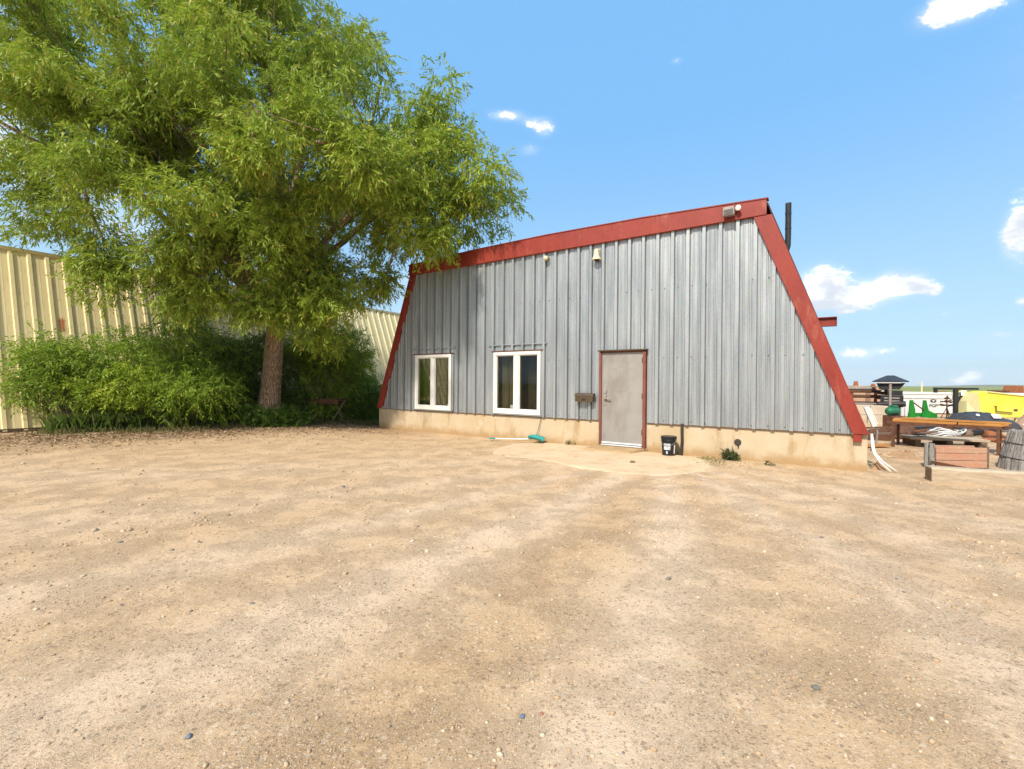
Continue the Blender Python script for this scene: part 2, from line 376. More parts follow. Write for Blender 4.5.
def ground():
    rr = np.concatenate([np.geomspace(.25, 60, 250), np.geomspace(66, 4400, 36)]); na = 720
    an = np.linspace(0, 2*np.pi, na, endpoint=False)
    R, A = np.meshgrid(rr, an, indexing='ij'); X = R*np.sin(A); Y = R*np.cos(A)
    V = np.stack([X, Y, gh(X, Y)], -1).reshape(-1, 3)
    V = np.concatenate([V, [[0, 0, 0]]]); m = len(rr)
    i = np.arange(m-1)[:, None]*na; j = np.arange(na)[None]; j2 = (j+1) % na
    F = np.stack([i+j, i+na+j, i+na+j2, i+j2], -1).reshape(-1, 4)[:, ::-1]
    o = npmesh('ground', V, F, M['ground'], smooth=True)
    bm = bmesh.new(); bm.from_mesh(o.data); bm.verts.ensure_lookup_table()
    for q in range(na): bm.faces.new((bm.verts[len(V)-1], bm.verts[(q+1) % na], bm.verts[q]))
    bmesh.ops.recalc_face_normals(bm, faces=bm.faces)
    bm.to_mesh(o.data); bm.free(); tag(o, kind='structure')
ground()
def hills():
    m, g = newmat('far_prairie')
    o = g.obj(); n = g.noise(o, .0035, 6, .65)
    g.surf(g.mix(g.ramp(n, .35, .65), (.11,.13,.06), (.20,.19,.085)), 1, 0, None, .1)
    az = np.linspace(math.radians(-75), math.radians(75), 260); V = []; F = []
    rows = ((1400, 0), (2000, .25), (2700, .8), (3300, 1.0), (3800, .7), (4250, -.4))
    for r, k in rows:
        prof = 22+16*np.sin(az*5.3+.8)*np.sin(az*2.1+.4)+6*np.sin(az*17+1)+3*np.sin(az*41)
        prof = prof*(.55+.9*np.clip((az-math.radians(40))/.25, 0, 1))
        for a, p in zip(az, prof*k - 6 + (p0 := 0)): V.append((r*math.sin(a), r*math.cos(a), p-1.5*(r < 1600)))
    n_ = len(az)
    for i in range(len(rows)-1):
        for j in range(n_-1): F.append((i*n_+j, i*n_+j+1, (i+1)*n_+j+1, (i+1)*n_+j))
    tag(npmesh('hills', V, F, m, smooth=True), kind='structure')
hills()
def pad():
    pts = [(-.35,9.97),(-.15,9.45),(.56,8.99),(1.53,8.0),(2.28,7.58),(2.85,7.68),(3.35,8.15),(3.62,8.6),(3.66,9.45),(2.3,10.6),(.98,11.40),(.1,11.2)]
    n = len(pts); out = []
    for i in range(n):                                   # Catmull-Rom, so that the slab's edge is a ragged curve
        p = [Vector(pts[(i+k-1) % n]) for k in range(4)]
        for t in np.linspace(0, 1, 9)[:-1]:
            q = .5*((2*p[1])+(p[2]-p[0])*t+(2*p[0]-5*p[1]+4*p[2]-p[3])*t*t+(3*p[1]-p[0]-3*p[2]+p[3])*t**3)
            out.append((q.x+rnd.uniform(-.035,.035), q.y+rnd.uniform(-.035,.035)))
    m = len(out); b = MB()
    cx, cy = sum(p[0] for p in out)/m, sum(p[1] for p in out)/m
    b.add([(x,y,.014) for x,y in out]+[(cx+(x-cx)*1.09,cy+(y-cy)*1.09,-.02) for x,y in out], [tuple(range(m))]+[(i,i+m,(i+1)%m+m,(i+1)%m) for i in range(m)])
    mt, g = newmat('dusty_slab'); o = g.obj()
    c = g.mix(g.ramp(g.noise(o, 1.3, 7, .65), .35, .65), (.58,.435,.285), (.53,.38,.235)); f = g.noise(o, 45, 6, .7)
    c = g.mix(.5, c, g.mix(f, (.36,.36,.36), (.64,.64,.64)), 'OVERLAY')
    c = g.mix(g.ramp(g.noise(o, 2.6, 7, .75), .52, .66, 0, .6), c, (.40,.265,.14))
    g.surf(c, .95, 0, g.bump(f, .35, .006), .15)
    tag(b.build('concrete_pad', mt), kind='structure')
pad()

# ------------------------------------------------------------------ the grey metal building
S0 = -5.6
bld = thing('metal_building', 'grey ribbed metal building with sloped sides and red trim on a tan concrete base', 'building', W(S0, 0, 0), -TH)
X = lambda s: s-S0
ZB = .65
def lz(s): return ZB+(s+11.93)*(5.04-ZB)/(11.93-10.47)      # outer lines of the sloping sides
def rz_(s): return ZB+(.71-s)*(5.04-ZB)/(.71+.90)
def cam_(s):                                                  # the roof's slight camber
    t = (s+5.685)/4.785; return 5.04+.115*max(0, 1-t*t)
DEP = 17.0
# foundation: front, and a body behind
f = MB().prism([(X(-11.93),-.3),(X(.70),-.3),(X(.70),.645),(X(-11.93),.645)], 0, DEP)
fnd = f.build('foundation', M['concrete'], bld, bevel=.012)
hv = MB().tube([(X(-1.35),.05,.35),(X(-1.35),-.012,.35)], .066, 18)
hv.tube([(X(-1.35)+.01,-.004,.29),(X(-1.35)+.015,-.004,.22)], [.02,.006], 6)
hv.build('vent_hole', M['cord'], fnd)
# cladding with real ribs, cut round the openings
openings = [(-10.235,-8.79,.66,2.31),(-7.30,-5.835,.66,2.31),(-4.26,-3.165,-.2,2.235)]
def clad():
    prof = []
    k0 = -6
    for k in range(k0, 46):
        c = -10.47+.3135*k
        for dx, dy in ((-.066,0),(-.062,.02),(-.042,.02),(-.038,0),(-.031,-.05),(.031,-.05),(.038,0),(.042,.02),(.062,.02),(.066,0),(.088,0),(.100,-.008),(.116,-.008),(.128,0),(.185,0),(.197,-.008),(.213,-.008),(.225,0)):
            prof.append((c+dx, -.022+dy))
    def yat(s):
        for (a, ya), (b_, yb) in zip(prof, prof[1:]):
            if a <= s <= b_: return ya+(yb-ya)*(s-a)/(b_-a)
        return -.022
    lo, hi = -11.74, .52
    cuts = sorted(set([p[0] for p in prof if lo < p[0] < hi]+[lo, hi]+[e for o in openings for e in o[:2]]+[-10.25, -1.1]))
    mb = MB()
    def top(s): return min(4.80, ZB+(s+11.85)*(4.74-ZB)/(11.85-10.33)+.05, ZB+(.60-s)*(4.74-ZB)/(.60+1.0)+.05)
    for a, b_ in zip(cuts, cuts[1:]):
        if b_-a < 1e-5: continue
        ya, yb = yat(a), yat(b_); spans = [(.635, None)]
        mid = (a+b_)/2
        for (s0, s1, z0, z1) in openings:
            if s0 < mid < s1: spans = [(z1, None)] + ([(.635, z0)] if z0 > .66 else [])
        for z0, z1 in spans:
            ta, tb = (top(a), top(b_)) if z1 is None else (z1, z1)
            if max(ta, tb) <= z0+.001: continue
            mb.add([(X(a),ya,z0),(X(b_),yb,z0),(X(b_),yb,max(tb,z0)),(X(a),ya,max(ta,z0))], [(0,1,2,3)])
    mb.build('cladding', M['galv'], bld)
clad()
# screws: rows along the base and at mid height
mb = MB()
for k in range(44):
    s = -11.55+.3135*k*.9
    for z in (.70, 2.05+.02*rnd.random(), 3.55):
        if z < min(lz(s), rz_(s))-.6 and not any(o[0]-.08 < s < o[1]+.08 and o[2]-.1 < z < o[3]+.1 for o in openings):
            mb.lathe([(.011,0),(.008,.006)], (0,0,0), 6)
            n = 12
            for i in range(len(mb.v)-n, len(mb.v)):
                x, y, zz = mb.v[i]; mb.v[i] = (X(s)+x, -.031-zz, z+y)
tag(mb.build('screw', M['dark_metal'], bld), kind='stuff')
# base flashing drip edge
MB().prism([(X(-11.7),.628),(X(-4.27),.628),(X(-4.27),.640),(X(-11.7),.640)], -.035, .0).build('drip_edge', M['rust'], bld)
MB().prism([(X(-3.16),.628),(X(.5),.628),(X(.5),.640),(X(-3.16),.640)], -.035, .0).build('drip_edge', M['rust'], bld)
# red fascias
N = 24; ss = [-10.49+i*(9.61/N) for i in range(N+1)]
poly = [(X(s), 4.742) for s in (-10.49, -.88)] + [(X(s), cam_(s)) for s in reversed(ss)]
top_f = MB().prism(poly, -.115, .02).build('roof_fascia', M['red'], bld, bevel=.006)
for s in (-5.66, -8.2, -3.1): MB().box((X(s),-.116,4.90),(.05,.004,.30)).build('seam_cover', M['red'], top_f, bevel=.001)
MB().prism([(X(s), cam_(s)+.002) for s in (-10.52, -8, -5.685, -3.3, -.85)]+[(X(s), cam_(s)+.022) for s in (-.85,-3.3,-5.685,-8,-10.52)], -.13, .05).build('coping', M['red'], top_f)
MB().prism([(X(-11.93),ZB),(X(-11.715),ZB),(X(-10.25),4.738),(X(-10.47),4.738)], -.10, .0).build('slope_fascia', M['red'], bld, bevel=.006)
sf = MB().prism([(X(.485),ZB),(X(.712),ZB),(X(-.79),4.738),(X(-1.105),4.738)], -.10, .0).build('slope_fascia', M['red'], bld, bevel=.006)
MB().prism([(X(.49),.515),(X(.615),.515),(X(.615),.648),(X(.49),.648)], -.085, -.002).build('foot_block', M['red'], sf, bevel=.004)
# sloping sides and the flat roof
def side(name, a, b, mat):
    """ribbed plane from foot a to head b (s,z), running back DEP metres"""
    mb = MB(); n = int(DEP/.3135)
    d = Vector((b[0]-a[0], 0, b[1]-a[1])).normalized(); out = Vector((d.z,0,-d.x)) if a[0] > -5 else Vector((-d.z,0,d.x))
    ys = []
    for k in range(n):
        for dy, h in ((0,0),(.12,0),(.14,.03),(.18,.03),(.20,0)): ys.append((.0+k*.3135+dy, h))
    ys.append((DEP, 0))
    for (y0, h0), (y1, h1) in zip(ys, ys[1:]):
        P = [(X(q[0])+out.x*h, y, q[1]+out.z*h) for y, h in ((y0,h0),(y1,h1)) for q in (a, b)]
        mb.add(P, [(0,2,3,1)])
    return mb.build(name, mat, bld)
M['roof'] = worn('dark_red_roof_sheet', (.10,.025,.018), (.07,.02,.016), 2, .6)
side('side_roof', (.69,.63), (-.90,5.04), M['roof']); side('side_roof', (-11.91,.63), (-10.46,5.04), M['galv'])
mb = MB()
for a, b_ in zip(ss, ss[1:]): mb.add([(X(a),.02,cam_(a)),(X(b_),.02,cam_(b_)),(X(b_),DEP,cam_(b_)),(X(a),DEP,cam_(a))], [(0,1,2,3)])
mb.build('top_roof', M['galv'], bld)
MB().prism([(X(-11.9),.64),(X(.68),.64),(X(-.9),5.03),(X(-10.46),5.03)], DEP-.02, DEP).build('back_wall', M['galv'], bld)
# dark trim along the right roof edge
MB().beam((X(-.905),-.09,5.04),(X(-.905),DEP,5.04),.03,.06).build('roof_edge_trim', M['dark_metal'], bld)
# room behind the windows
r = MB(); x0, x1, y0, y1, z0, z1 = X(-10.9), X(-5.2), .06, 2.6, .64, 3.1
r.add([(x0,y0,z0),(x1,y0,z0),(x1,y1,z0),(x0,y1,z0),(x0,y0,z1),(x1,y0,z1),(x1,y1,z1),(x0,y1,z1)], [(0,1,2,3),(4,5,6,7),(2,3,7,6),(0,3,7,4),(1,2,6,5)])
r.build('room_lining', M['room'], bld)
# windows
def window(s0, s1, z0, z1, drapes):
    w = MB(); a, b_ = X(s0), X(s1); fy0, fy1 = -.085, .05; fw = .085; mid = (a+b_)/2
    for c, sz in (((a+fw/2,0,(z0+z1)/2),(fw,z1-z0)),((b_-fw/2,0,(z0+z1)/2),(fw,z1-z0)),((mid,0,(z0+z1)/2),(.15,z1-z0-.18))):
        w.box((c[0],(fy0+fy1)/2,c[2]),(sz[0],fy1-fy0,sz[1]))
    w.box((mid,(fy0+fy1)/2-.001,z0+.055),(b_-a-2*fw+.002,fy1-fy0,.11)); w.box((mid,(fy0+fy1)/2-.001,z1-.04),(b_-a-2*fw+.002,fy1-fy0,.08))
    o = w.build('window', M['white_pvc'], bld, bevel=.006)
    for p0, p1 in ((a+fw,mid-.075),(mid+.075,b_-fw)):
        MB().box(((p0+p1)/2,-.02,(z0+z1)/2+.015),(p1-p0,.006,z1-z0-.19)).build('pane', M['glass'], o)
        sb = MB()
        for xx in (p0+.012, p1-.012): sb.box((xx,-.045,(z0+z1)/2+.015),(.024,.03,z1-z0-.19))
        for zz in (z0+.122, z1-.092): sb.box(((p0+p1)/2,-.044,zz),(p1-p0-.05,.03,.024))
        sb.build('sash', M['white_pvc'], o, bevel=.003)
    MB().box((mid,-.052,z1+.02),(b_-a+.14,.06,.035)).build('head_trim', M['rust'], o, bevel=.003)
    MB().box((mid,-.045,z0-.018),(b_-a+.05,.05,.03)).build('sill', M['galv'], o, bevel=.003)
    for xx in (a-.045, b_+.045): MB().box((xx,-.046,(z0+z1)/2),(.07,.045,z1-z0)).build('side_trim', M['galv'], o, bevel=.003)
    MB().box((mid-.02,-.050,z1+.19),(b_-a+.34,.050,.022)).build('header_flashing', M['galv'], o)
    for (c0, c1, yy) in drapes:
        d = MB(); n = 60; A_, B_ = X(c0), X(c1)
        pts = [(A_+(B_-A_)*i/n, yy+.03*math.sin(i*.9)+.012*math.sin(i*2.3+1)) for i in range(n+1)]
        d.add([(x,y,z0+.06) for x,y in pts]+[(x,y,z1-.02) for x,y in pts], [(i,i+1,i+n+2,i+n+1) for i in range(n)])
        d.build('drape', M['blind'] if c0 < -6.55 and c0 > -8 else M['drape'], o, smooth=True)
    return o
w1 = window(-10.23,-8.795,.68,2.30,[(-10.16,-9.62,.22),(-9.42,-9.28,.20),(-9.12,-8.86,.24)])
w2 = window(-7.295,-5.84,.68,2.30,[(-7.22,-6.85,.22),(-6.78,-6.58,.22),(-6.5,-5.95,.4)])
for (s, z) in ((-9.78,1.62),(-9.68,.99)):
    MB().box((X(s),.13,z),(.10,.02,.12)).build('switch_plate', M['white_pvc'], w1, bevel=.005)
MB().box((X(-9.0),.06,.84),(.09,.05,.05)).build('latch', M['white_pvc'], w1, bevel=.005)
MB().box((X(-6.75),.07,.86),(.16,.06,.10)).build('cup', M['white_pvc'], w2, bevel=.02)
# door
dr = MB(); a, b_ = X(-4.255), X(-3.17)
dr.box((a+.028,-.035,1.12),(.056,.15,2.18)); dr.box((b_-.035,-.035,1.12),(.066,.15,2.18)); dr.box(((a+b_)/2,-.034,2.22),(b_-a-.124,.148,.02))
dorf = dr.build('door_frame', M['red_frame'], bld, bevel=.006)
dl = MB(); dl.box((0,0,1.045),(.955,.045,2.085))
door = dl.build('door', M['door'], bld, loc=(X(-3.725),-.045,.115), bevel=.005)
hd = MB().box((-.385,-.035,1.11),(.065,.02,.27)); hd.tube([(-.385,-.03,1.04),(-.385,-.085,1.04)], .026, 12); hd.tube([(-.385,-.08,1.04),(-.33,-.085,1.035),(-.25,-.08,1.02)], .016, 10); hd.tube([(-.385,-.03,1.19),(-.385,-.065,1.19)], .034, 14)
hd.build('handle', M['pipe_grey'], door, bevel=.003)
MB().box((-.40,-.028,1.10),(.085,.01,.46)).build('latch_guard', M['pipe_grey'], door, bevel=.003)
MB().box((0,-.032,.03),(.94,.02,.035)).build('door_sweep', M['white_steel'], door, bevel=.003)
sk = MB()
for pts in ([(-.33,1.70),(-.25,1.70),(-.15,1.73),(0,1.745),(.13,1.735),(.25,1.71)], [(.14,1.47),(.22,1.465),(.31,1.47)], [(-.25,1.29),(-.18,1.235),(-.05,1.205),(.07,1.215),(.14,1.25),(.17,1.30)], [(-.12,1.72),(-.12,1.58),(-.10,1.45)], [(.13,1.72),(.15,1.6),(.16,1.48)]):
    sk.tube([(x,-.0232,z) for x,z in pts], .0032, 6)
sk.build('scratch', M['pipe_grey'], door)
for z in (.25,1.05,1.85): MB().tube([(.474,-.03,z),(.474,-.03,z+.11)], .014, 10).build('hinge', M['rust'], door)
MB().prism([(a-.03,2.232),(b_+.03,2.232),(b_+.03,2.262),(a-.03,2.262)], -.15, -.0).build('head_cap', M['brown_metal'], dorf, bevel=.004)
MB().box(((a+b_)/2,-.07,.10),(b_-a-.14,.16,.022)).build('threshold', M['white_steel'], dorf, bevel=.004)
MB().add([(X(-4.30),-.002,-.05),(X(-3.12),-.002,-.05),(X(-3.32),-.60,-.05),(X(-4.42),-.66,-.05),(X(-4.28),-.002,.085),(X(-3.15),-.002,.085),(X(-3.36),-.56,.05),(X(-4.38),-.60,.05)],
  [(0,1,2,3),(4,5,6,7),(0,1,5,4),(1,2,6,5),(2,3,7,6),(3,0,4,7)]).build('doorstep', M['concrete'], bld, bevel=.01)
# stove pipe from the right-hand roof and a beam end farther back
st = MB().tube([(X(-.80),2.5,4.50),(X(-.735),2.5,4.585),(X(-.685),2.5,4.66),(X(-.66),2.5,4.76),(X(-.655),2.5,5.0),(X(-.655),2.5,5.76)], .063, 16)
sp = st.build('stove_pipe', M['dark_metal'], bld, smooth=False)
for z in (5.15, 5.5): MB().lathe([(.064,0),(.069,.004),(.069,.03),(.064,.034)], (X(-.655),2.5,z), 16, False).build('collar', M['dark_metal'], sp)
hb = MB().box((X(.05),4.08,3.105),(.58,.03,.185)); hb.box((X(.05),4.08,3.21),(.58,.16,.022)); hb.box((X(.05),4.08,3.0),(.58,.16,.022)); hb.box((X(.335),4.08,3.105),(.012,.155,.19))
hb.build('hoist_beam', M['red'], bld, bevel=.003)

# ------------------------------------------------------------------ the yellow building
yb = thing('yellow_building', 'long tan yellow ribbed metal building with an inward sloping wall behind the trees', 'building', (-13.34,12.07,0), math.radians(90-33.633))
KS = 1/2.58
def ypanel(name, z0, z1, y_off, t0=-5, t1=24):
    mb = MB(); pr = []
    k = int((t0-.48)/.387)-1
    while .48+.387*k < t1:
        c = .48+.387*k
        pr += [(c-.062,0),(c-.040,.036),(c+.040,.036),(c+.062,0),(c+.17,0),(c+.19,.0025),(c+.21,0)]; k += 1
    pr = [p for p in pr if t0 <= p[0] <= t1]
    nx, nz = -1/math.hypot(1,KS), KS/math.hypot(1,KS)
    for (a, ha), (b_, hb_) in zip(pr, pr[1:]):
        V = []
        for t, h in ((a,ha),(b_,hb_)):
            for z in (z0, z1): V.append((t, KS*z+nx*(h+y_off), z+nz*(h+y_off)))
        mb.add(V, [(0,2,3,1)])
    return mb.build(name, M['ywall'], yb)
ypanel('lower_wall', .10, 1.70, -.006); ypanel('upper_wall', 1.675, 5.30, .022)
MB().box((9.5,.20,.06),(29,.36,.22)).build('foundation', M['dark_wood'], yb)
MB().prism([(-5,5.26),(24,5.26),(24,5.36),(-5,5.36)], KS*5.3-.09, KS*5.3+.06).build('eave_trim', M['ywall'], yb)
MB().add([(-5,KS*5.3,5.33),(24,KS*5.3,5.33),(24,10,5.5),(-5,10,5.5),(-5,12,0),(24,12,0)], [(0,1,2,3),(3,2,5,4)]).build('roof', M['ywall'], yb)
MB().add([(24,0,0),(24,KS*5.3,5.33),(24,10,5.5),(24,12,0)], [(0,1,2,3)]).build('end_wall', M['ywall'], yb)
MB().add([(-5,0,0),(-5,KS*5.3,5.33),(-5,10,5.5),(-5,12,0)], [(0,1,2,3)]).build('end_wall', M['ywall'], yb)

# ------------------------------------------------------------------ foliage
def foliage(name, clumps, mat, parent=None, L=.13, Wd=.028, sprig=(.25,.55), droop=.55, leaves=13, loc=(0,0,0), per=46):
    """clumps: (centre, radius, amount). Each clump is many drooping sprigs, each sprig two rows of narrow leaves"""
    O = []; Dv = []
    for c, r, amt in clumps:
        n = max(3, int(per*amt)); u = unit(RG.normal(size=(n,3))); q = RG.random(n)**.45
        rad = np.array([r, r, r*.72]); O.append(np.array(c)+u*q[:,None]*rad)
        Dv.append(unit(u*np.array([.8,.8,.5])+RG.normal(size=(n,3))*.45+np.array([0,0,-droop])))
    O = np.concatenate(O); D = np.concatenate(Dv); n = len(O); l = RG.uniform(*sprig, n)
    t = (np.arange(leaves)+.5)/leaves; t = t[None]+RG.uniform(-.04,.04,(n,leaves))
    P = O[:,None]+D[:,None]*(l[:,None]*t)[...,None]; P[...,2] -= .30*l[:,None]*t*t*(.6+droop)
    pr = unit(np.cross(D, RG.normal(size=(n,3))))
    sg = np.where(np.arange(leaves)%2, 1., -1.)
    ax = unit(D[:,None]*.75+pr[:,None]*sg[None,:,None]*.75+RG.normal(size=(n,leaves,3))*.28+np.array([0,0,-.28]))
    sd = unit(np.cross(ax, RG.normal(size=(n,leaves,3))*.8+np.array([0,0,1.])))
    ll = L*RG.uniform(.65,1.25,(n,leaves,1)); ww = Wd*RG.uniform(.7,1.25,(n,leaves,1))
    b = P; mid = P+ax*ll*.45; tip = P+ax*ll; tip[...,2] -= ll[...,0]*.12
    V = np.stack([b, mid+sd*ww*.5, tip, mid-sd*ww*.5], 2).reshape(-1,3)
    F = np.arange(len(V)).reshape(-1,4)
    return npmesh(name, V, F, mat, parent, loc)

def limb(mb, a, b, r0, r1, sag=.25, n=6, wob=.12, sides=8):
    a, b = Vector(a), Vector(b); L = (b-a).length; pts = []; rs = []
    off = Vector((rnd.uniform(-1,1), rnd.uniform(-1,1), rnd.uniform(-.5,.5)))*wob*L*.5
    for i in range(n+1):
        t = i/n; p = a.lerp(b, t)+off*math.sin(math.pi*t)+Vector((0,0,sag*L*math.sin(math.pi*t)*.35))
        if 0 < i < n: p += Vector((rnd.uniform(-1,1),rnd.uniform(-1,1),rnd.uniform(-1,1)))*.02*L
        pts.append(p); rs.append(r0+(r1-r0)*t)
    mb.tube(pts, rs, sides); return pts
tree = thing('willow_tree', 'big leafy willow tree with a leaning bare trunk in front of the yellow wall', 'tree', (-7.95,15,0))
B0 = Vector((-7.95,15,0))
def tr_(x, y, z): return (x-B0.x, y-B0.y, z)
# trunk with furrows and root flare
def trunk():
    n = 40; V = []; F = []; zs = [-.15,0,.15,.35,.6,.9,1.3,1.7,2.1,2.5,2.9,3.3,3.7,4.1]
    ph = [rnd.uniform(0,6.28) for _ in range(6)]
    for z in zs:
        r = .30+.20*math.exp(-max(z,0)/.45)+.05*math.exp(-((z-3.7)/.5)**2)-.012*z
        cx = -.02+.10*z+.02*math.sin(z*1.7); cy = .03*math.sin(z)
        for j in range(n):
            a = 2*math.pi*j/n
            k = 1+.05*math.sin(3*a+ph[0]+.4*z)+.035*math.sin(7*a+ph[1]+.9*z)+.03*math.sin(13*a+ph[2]+1.5*z)+.10*math.exp(-max(z,0)/.4)*math.sin(5*a+ph[3])
            V.append((cx+r*k*math.cos(a), cy+r*k*math.sin(a), z))
    for i in range(len(zs)-1):
        for j in range(n): F.append((i*n+j, i*n+(j+1)%n, (i+1)*n+(j+1)%n, (i+1)*n+j))
    o = npmesh('trunk', V, F, M['bark'], tree, smooth=True)
    return o
trk = trunk()
LOBES = [ # x, y, z, radius
 (-10.2,13.2,8.8,3.1),(-6.7,14.5,10.6,3.1),(-2.5,12.9,6.9,1.9),(-12.0,12.6,7.7,2.5),(-7.8,12.9,5.9,2.2),(-4.5,14.6,9.1,2.1),(-9.8,14.5,13.0,2.9),
 (-5.4,13.5,5.2,1.6),(-10.7,12.2,5.0,1.15),(-4.05,13.9,4.3,.65),(-.95,12.1,6.1,1.05),(-13.3,13,11.2,2.5),(-8.2,17,8.2,2.6),(-5.2,16.4,8.2,2.0),(-4.1,14.3,10.7,1.1),
 (-6.3,15,13.3,2.1),(-8.9,13.1,4.4,1.2),(-6.2,13.3,3.95,.95),(-4.6,13.2,6.6,1.6),(-11.9,12.4,5.6,1.1),(-9.6,13.4,4.2,1.0),(-3.7,13.6,5.4,.9),(-2.2,12.7,5.35,.75),(-1.7,12.5,7.7,1.3),(-1.3,12.3,6.6,1.1),(-2.3,13,9.0,.9),(-1.7,12.3,5.8,.8),(-2.9,12.7,8.4,1.0),(-14.6,13,9.2,2.0),(-12.4,13.6,13.6,2.4),(-7.4,12.6,4.2,1.0),(-5.0,13.6,4.3,.9),(-10.4,12.3,4.4,.8),(-12.6,12.2,6.6,1.5),(-7.2,11.4,8.6,1.9),(-9.6,11.3,9.4,2.0),(-4.6,11.7,7.9,1.5),(-7.0,12.0,11.2,1.7),(-4.7,12.6,9.9,1.2),(-7.5,11.3,6.3,1.5),(-5.5,11.9,6.1,1.2),(-9.9,11.3,6.7,1.5),(-8.4,12.0,5.0,1.0),(-6.6,12.3,5.0,.9),(-5.5,10.1,7.2,1.5),(-4.3,10.1,6.7,1.1),(-3.4,10.5,6.3,.9),(-6.6,10.4,8.2,1.4),(-8.6,12.4,4.3,.9),(-6.9,12.8,3.9,.85),(-5.7,12.6,3.7,.7),(-7.8,12.3,3.7,.6),(-6.2,13.0,3.5,.95),(-5.2,13.5,3.7,.9),(-6.9,12.6,3.55,.8),(-8.8,12.6,3.6,.8),(-5.7,13.4,2.9,.6)]
crown_c = []
lm = MB(); tw = MB()
fork = Vector((.38,.05,3.6))
for k, (x, y, z, r) in enumerate(LOBES):
    c = Vector(tr_(x,y,z))
    if r > 1.5:
        base = fork+Vector((rnd.uniform(-.12,.12),rnd.uniform(-.12,.12),rnd.uniform(-.5,.4)))
        pts = limb(lm, base, c+Vector((0,0,-.2*r)), .10+.02*r, .045, .3, 8)
    else:
        best = min((Vector(tr_(*q[:3])) for q in LOBES if q[3] > 1.8), key=lambda v: (v-c).length)
        pts = limb(lm, best, c, .05, .022, .3, 6)
    n = max(4, int((2.3 if x < -11.4 else 2.9 if z > 10 else 3.5)*r*r))
    for i in range(n):
        u = Vector(unit(RG.normal(size=3))); q = r*(RG.random()**.55)
        p = c+Vector((u.x*q, u.y*q, u.z*q*.85))
        cr = rnd.choice((.42,.5,.6,.72,.85))*min(1, .55+r*.2)
        crown_c.append((tuple(p), cr, (cr/.6)**2*rnd.uniform(.6,1.4)))
        if i % 2 == 0: limb(tw, pts[rnd.randrange(len(pts)//2, len(pts))], p, .030, .007, .2, 4, .2, 5)
lm.build('limb', M['bark'], tree, smooth=True)
tag(tw.build('branch', M['bark'], tree, smooth=True), kind='stuff')
crown = foliage('crown', crown_c, M['leaf'], tree, L=.148, Wd=.038, per=76, sprig=(.18,.50), droop=.32)
bl = MB(); limb(bl, tr_(-5.3,14,7.9), tr_(-3.7,13.2,7.5), .13, .10, .15, 6, .05, 12)
bl.build('broken_limb', M['bark'], tree, smooth=True)

# shrubs, each one its own plant
def shrub(loc, h, r, n, mat, label, L=.12, Wd=.034, kind='shrub', seed=0, squash=1.0, sk=0, zl=.14):
    t = thing('shrub', label, 'shrub', (*loc, 0), 0, 'shrubs along the yellow building'); cl = []; st = MB()
    for i in range(n):
        a = rnd.uniform(0, 2*math.pi); q = r*math.sqrt(rnd.random()); zz = h*(zl+(.96-zl)*rnd.random()**.7)*(1-.28*(q/r)**2)
        p = (q*math.cos(a)+sk*zz, q*math.sin(a)*squash, zz); cr = rnd.choice((.2,.26,.34,.46,.55))
        cl.append((p, cr, (cr/.42)**2))
        if i % 3 == 0: limb(st, (rnd.uniform(-.2,.2),rnd.uniform(-.2,.2),-.02), p, .022, .006, .2, 5, .2, 5)
    st.build('stem', M['stick'], t, smooth=True)
    foliage('leafage', cl, mat, t, L=L, Wd=Wd, sprig=(.22,.62), droop=.12, per=32, leaves=12)
    return t
shrub((-12.2,12.75), 2.9, .95, 44, M['leaf_bush'], 'broad green shrub against the yellow wall, nearest the photo edge', squash=.8, zl=.42)
shrub((-10.9,13.2), 2.0, 1.15, 48, M['leaf_yellow'], 'bright light green shrub spreading above the tall grass', squash=.8, zl=.36)
shrub((-10.5,14.6), 3.9, 1.6, 96, M['leaf_bush'], 'tall dense green shrub between the bright shrub and the tree trunk')
shrub((-9.5,13.7), 1.9, 1.0, 42, M['leaf_bush'], 'low green shrub at the foot of the tall dense shrub', squash=.8)
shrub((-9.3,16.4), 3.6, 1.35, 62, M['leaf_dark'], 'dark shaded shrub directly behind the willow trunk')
shrub((-6.9,17.0), 4.2, 1.35, 66, M['leaf_bush'], 'arching shrub beside the trunk over the old board')
shrub((-6.35,17.5), 3.9, .95, 60, M['leaf_yellow'], 'green shrub rising in front of the yellow wall beside the grey building')
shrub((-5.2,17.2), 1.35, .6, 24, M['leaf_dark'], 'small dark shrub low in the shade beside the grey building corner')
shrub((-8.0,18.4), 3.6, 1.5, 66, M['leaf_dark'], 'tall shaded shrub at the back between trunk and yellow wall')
# low leafy weeds in front of the trunk: uncountable
wl = []
for i in range(150):
    t = rnd.random(); P = [(-10.9,12.75),(-9.9,13.2),(-9.1,13.95),(-8.2,14.6),(-7.4,15.9),(-6.2,16.7),(-4.9,16.4)]
    k = min(int(t*6), 5); f_ = t*6-k; x = P[k][0]*(1-f_)+P[k+1][0]*f_; y = P[k][1]*(1-f_)+P[k+1][1]*f_
    o_ = rnd.random()*.9; zz = rnd.uniform(.05,.42)*(1-.3*o_)
    wl.append(((x-.2*o_+rnd.uniform(-.15,.15), y+o_, zz+.05), rnd.uniform(.14,.26), .55))
for i in range(70):
    a = rnd.uniform(-.5,1.0); wl.append(((-7.95+1.35*a+rnd.uniform(-.2,.2), 14.25+.5*abs(a)+rnd.uniform(-.15,.2), rnd.uniform(.10,.58)), rnd.uniform(.16,.26), .6))
tag(foliage('ground_cover', wl, M['leaf_dark'], None, L=.10, Wd=.034, sprig=(.1,.24), droop=-.15, per=26, leaves=9), 'low dark leafy weeds growing round the willow trunk', 'weeds', kind='stuff')
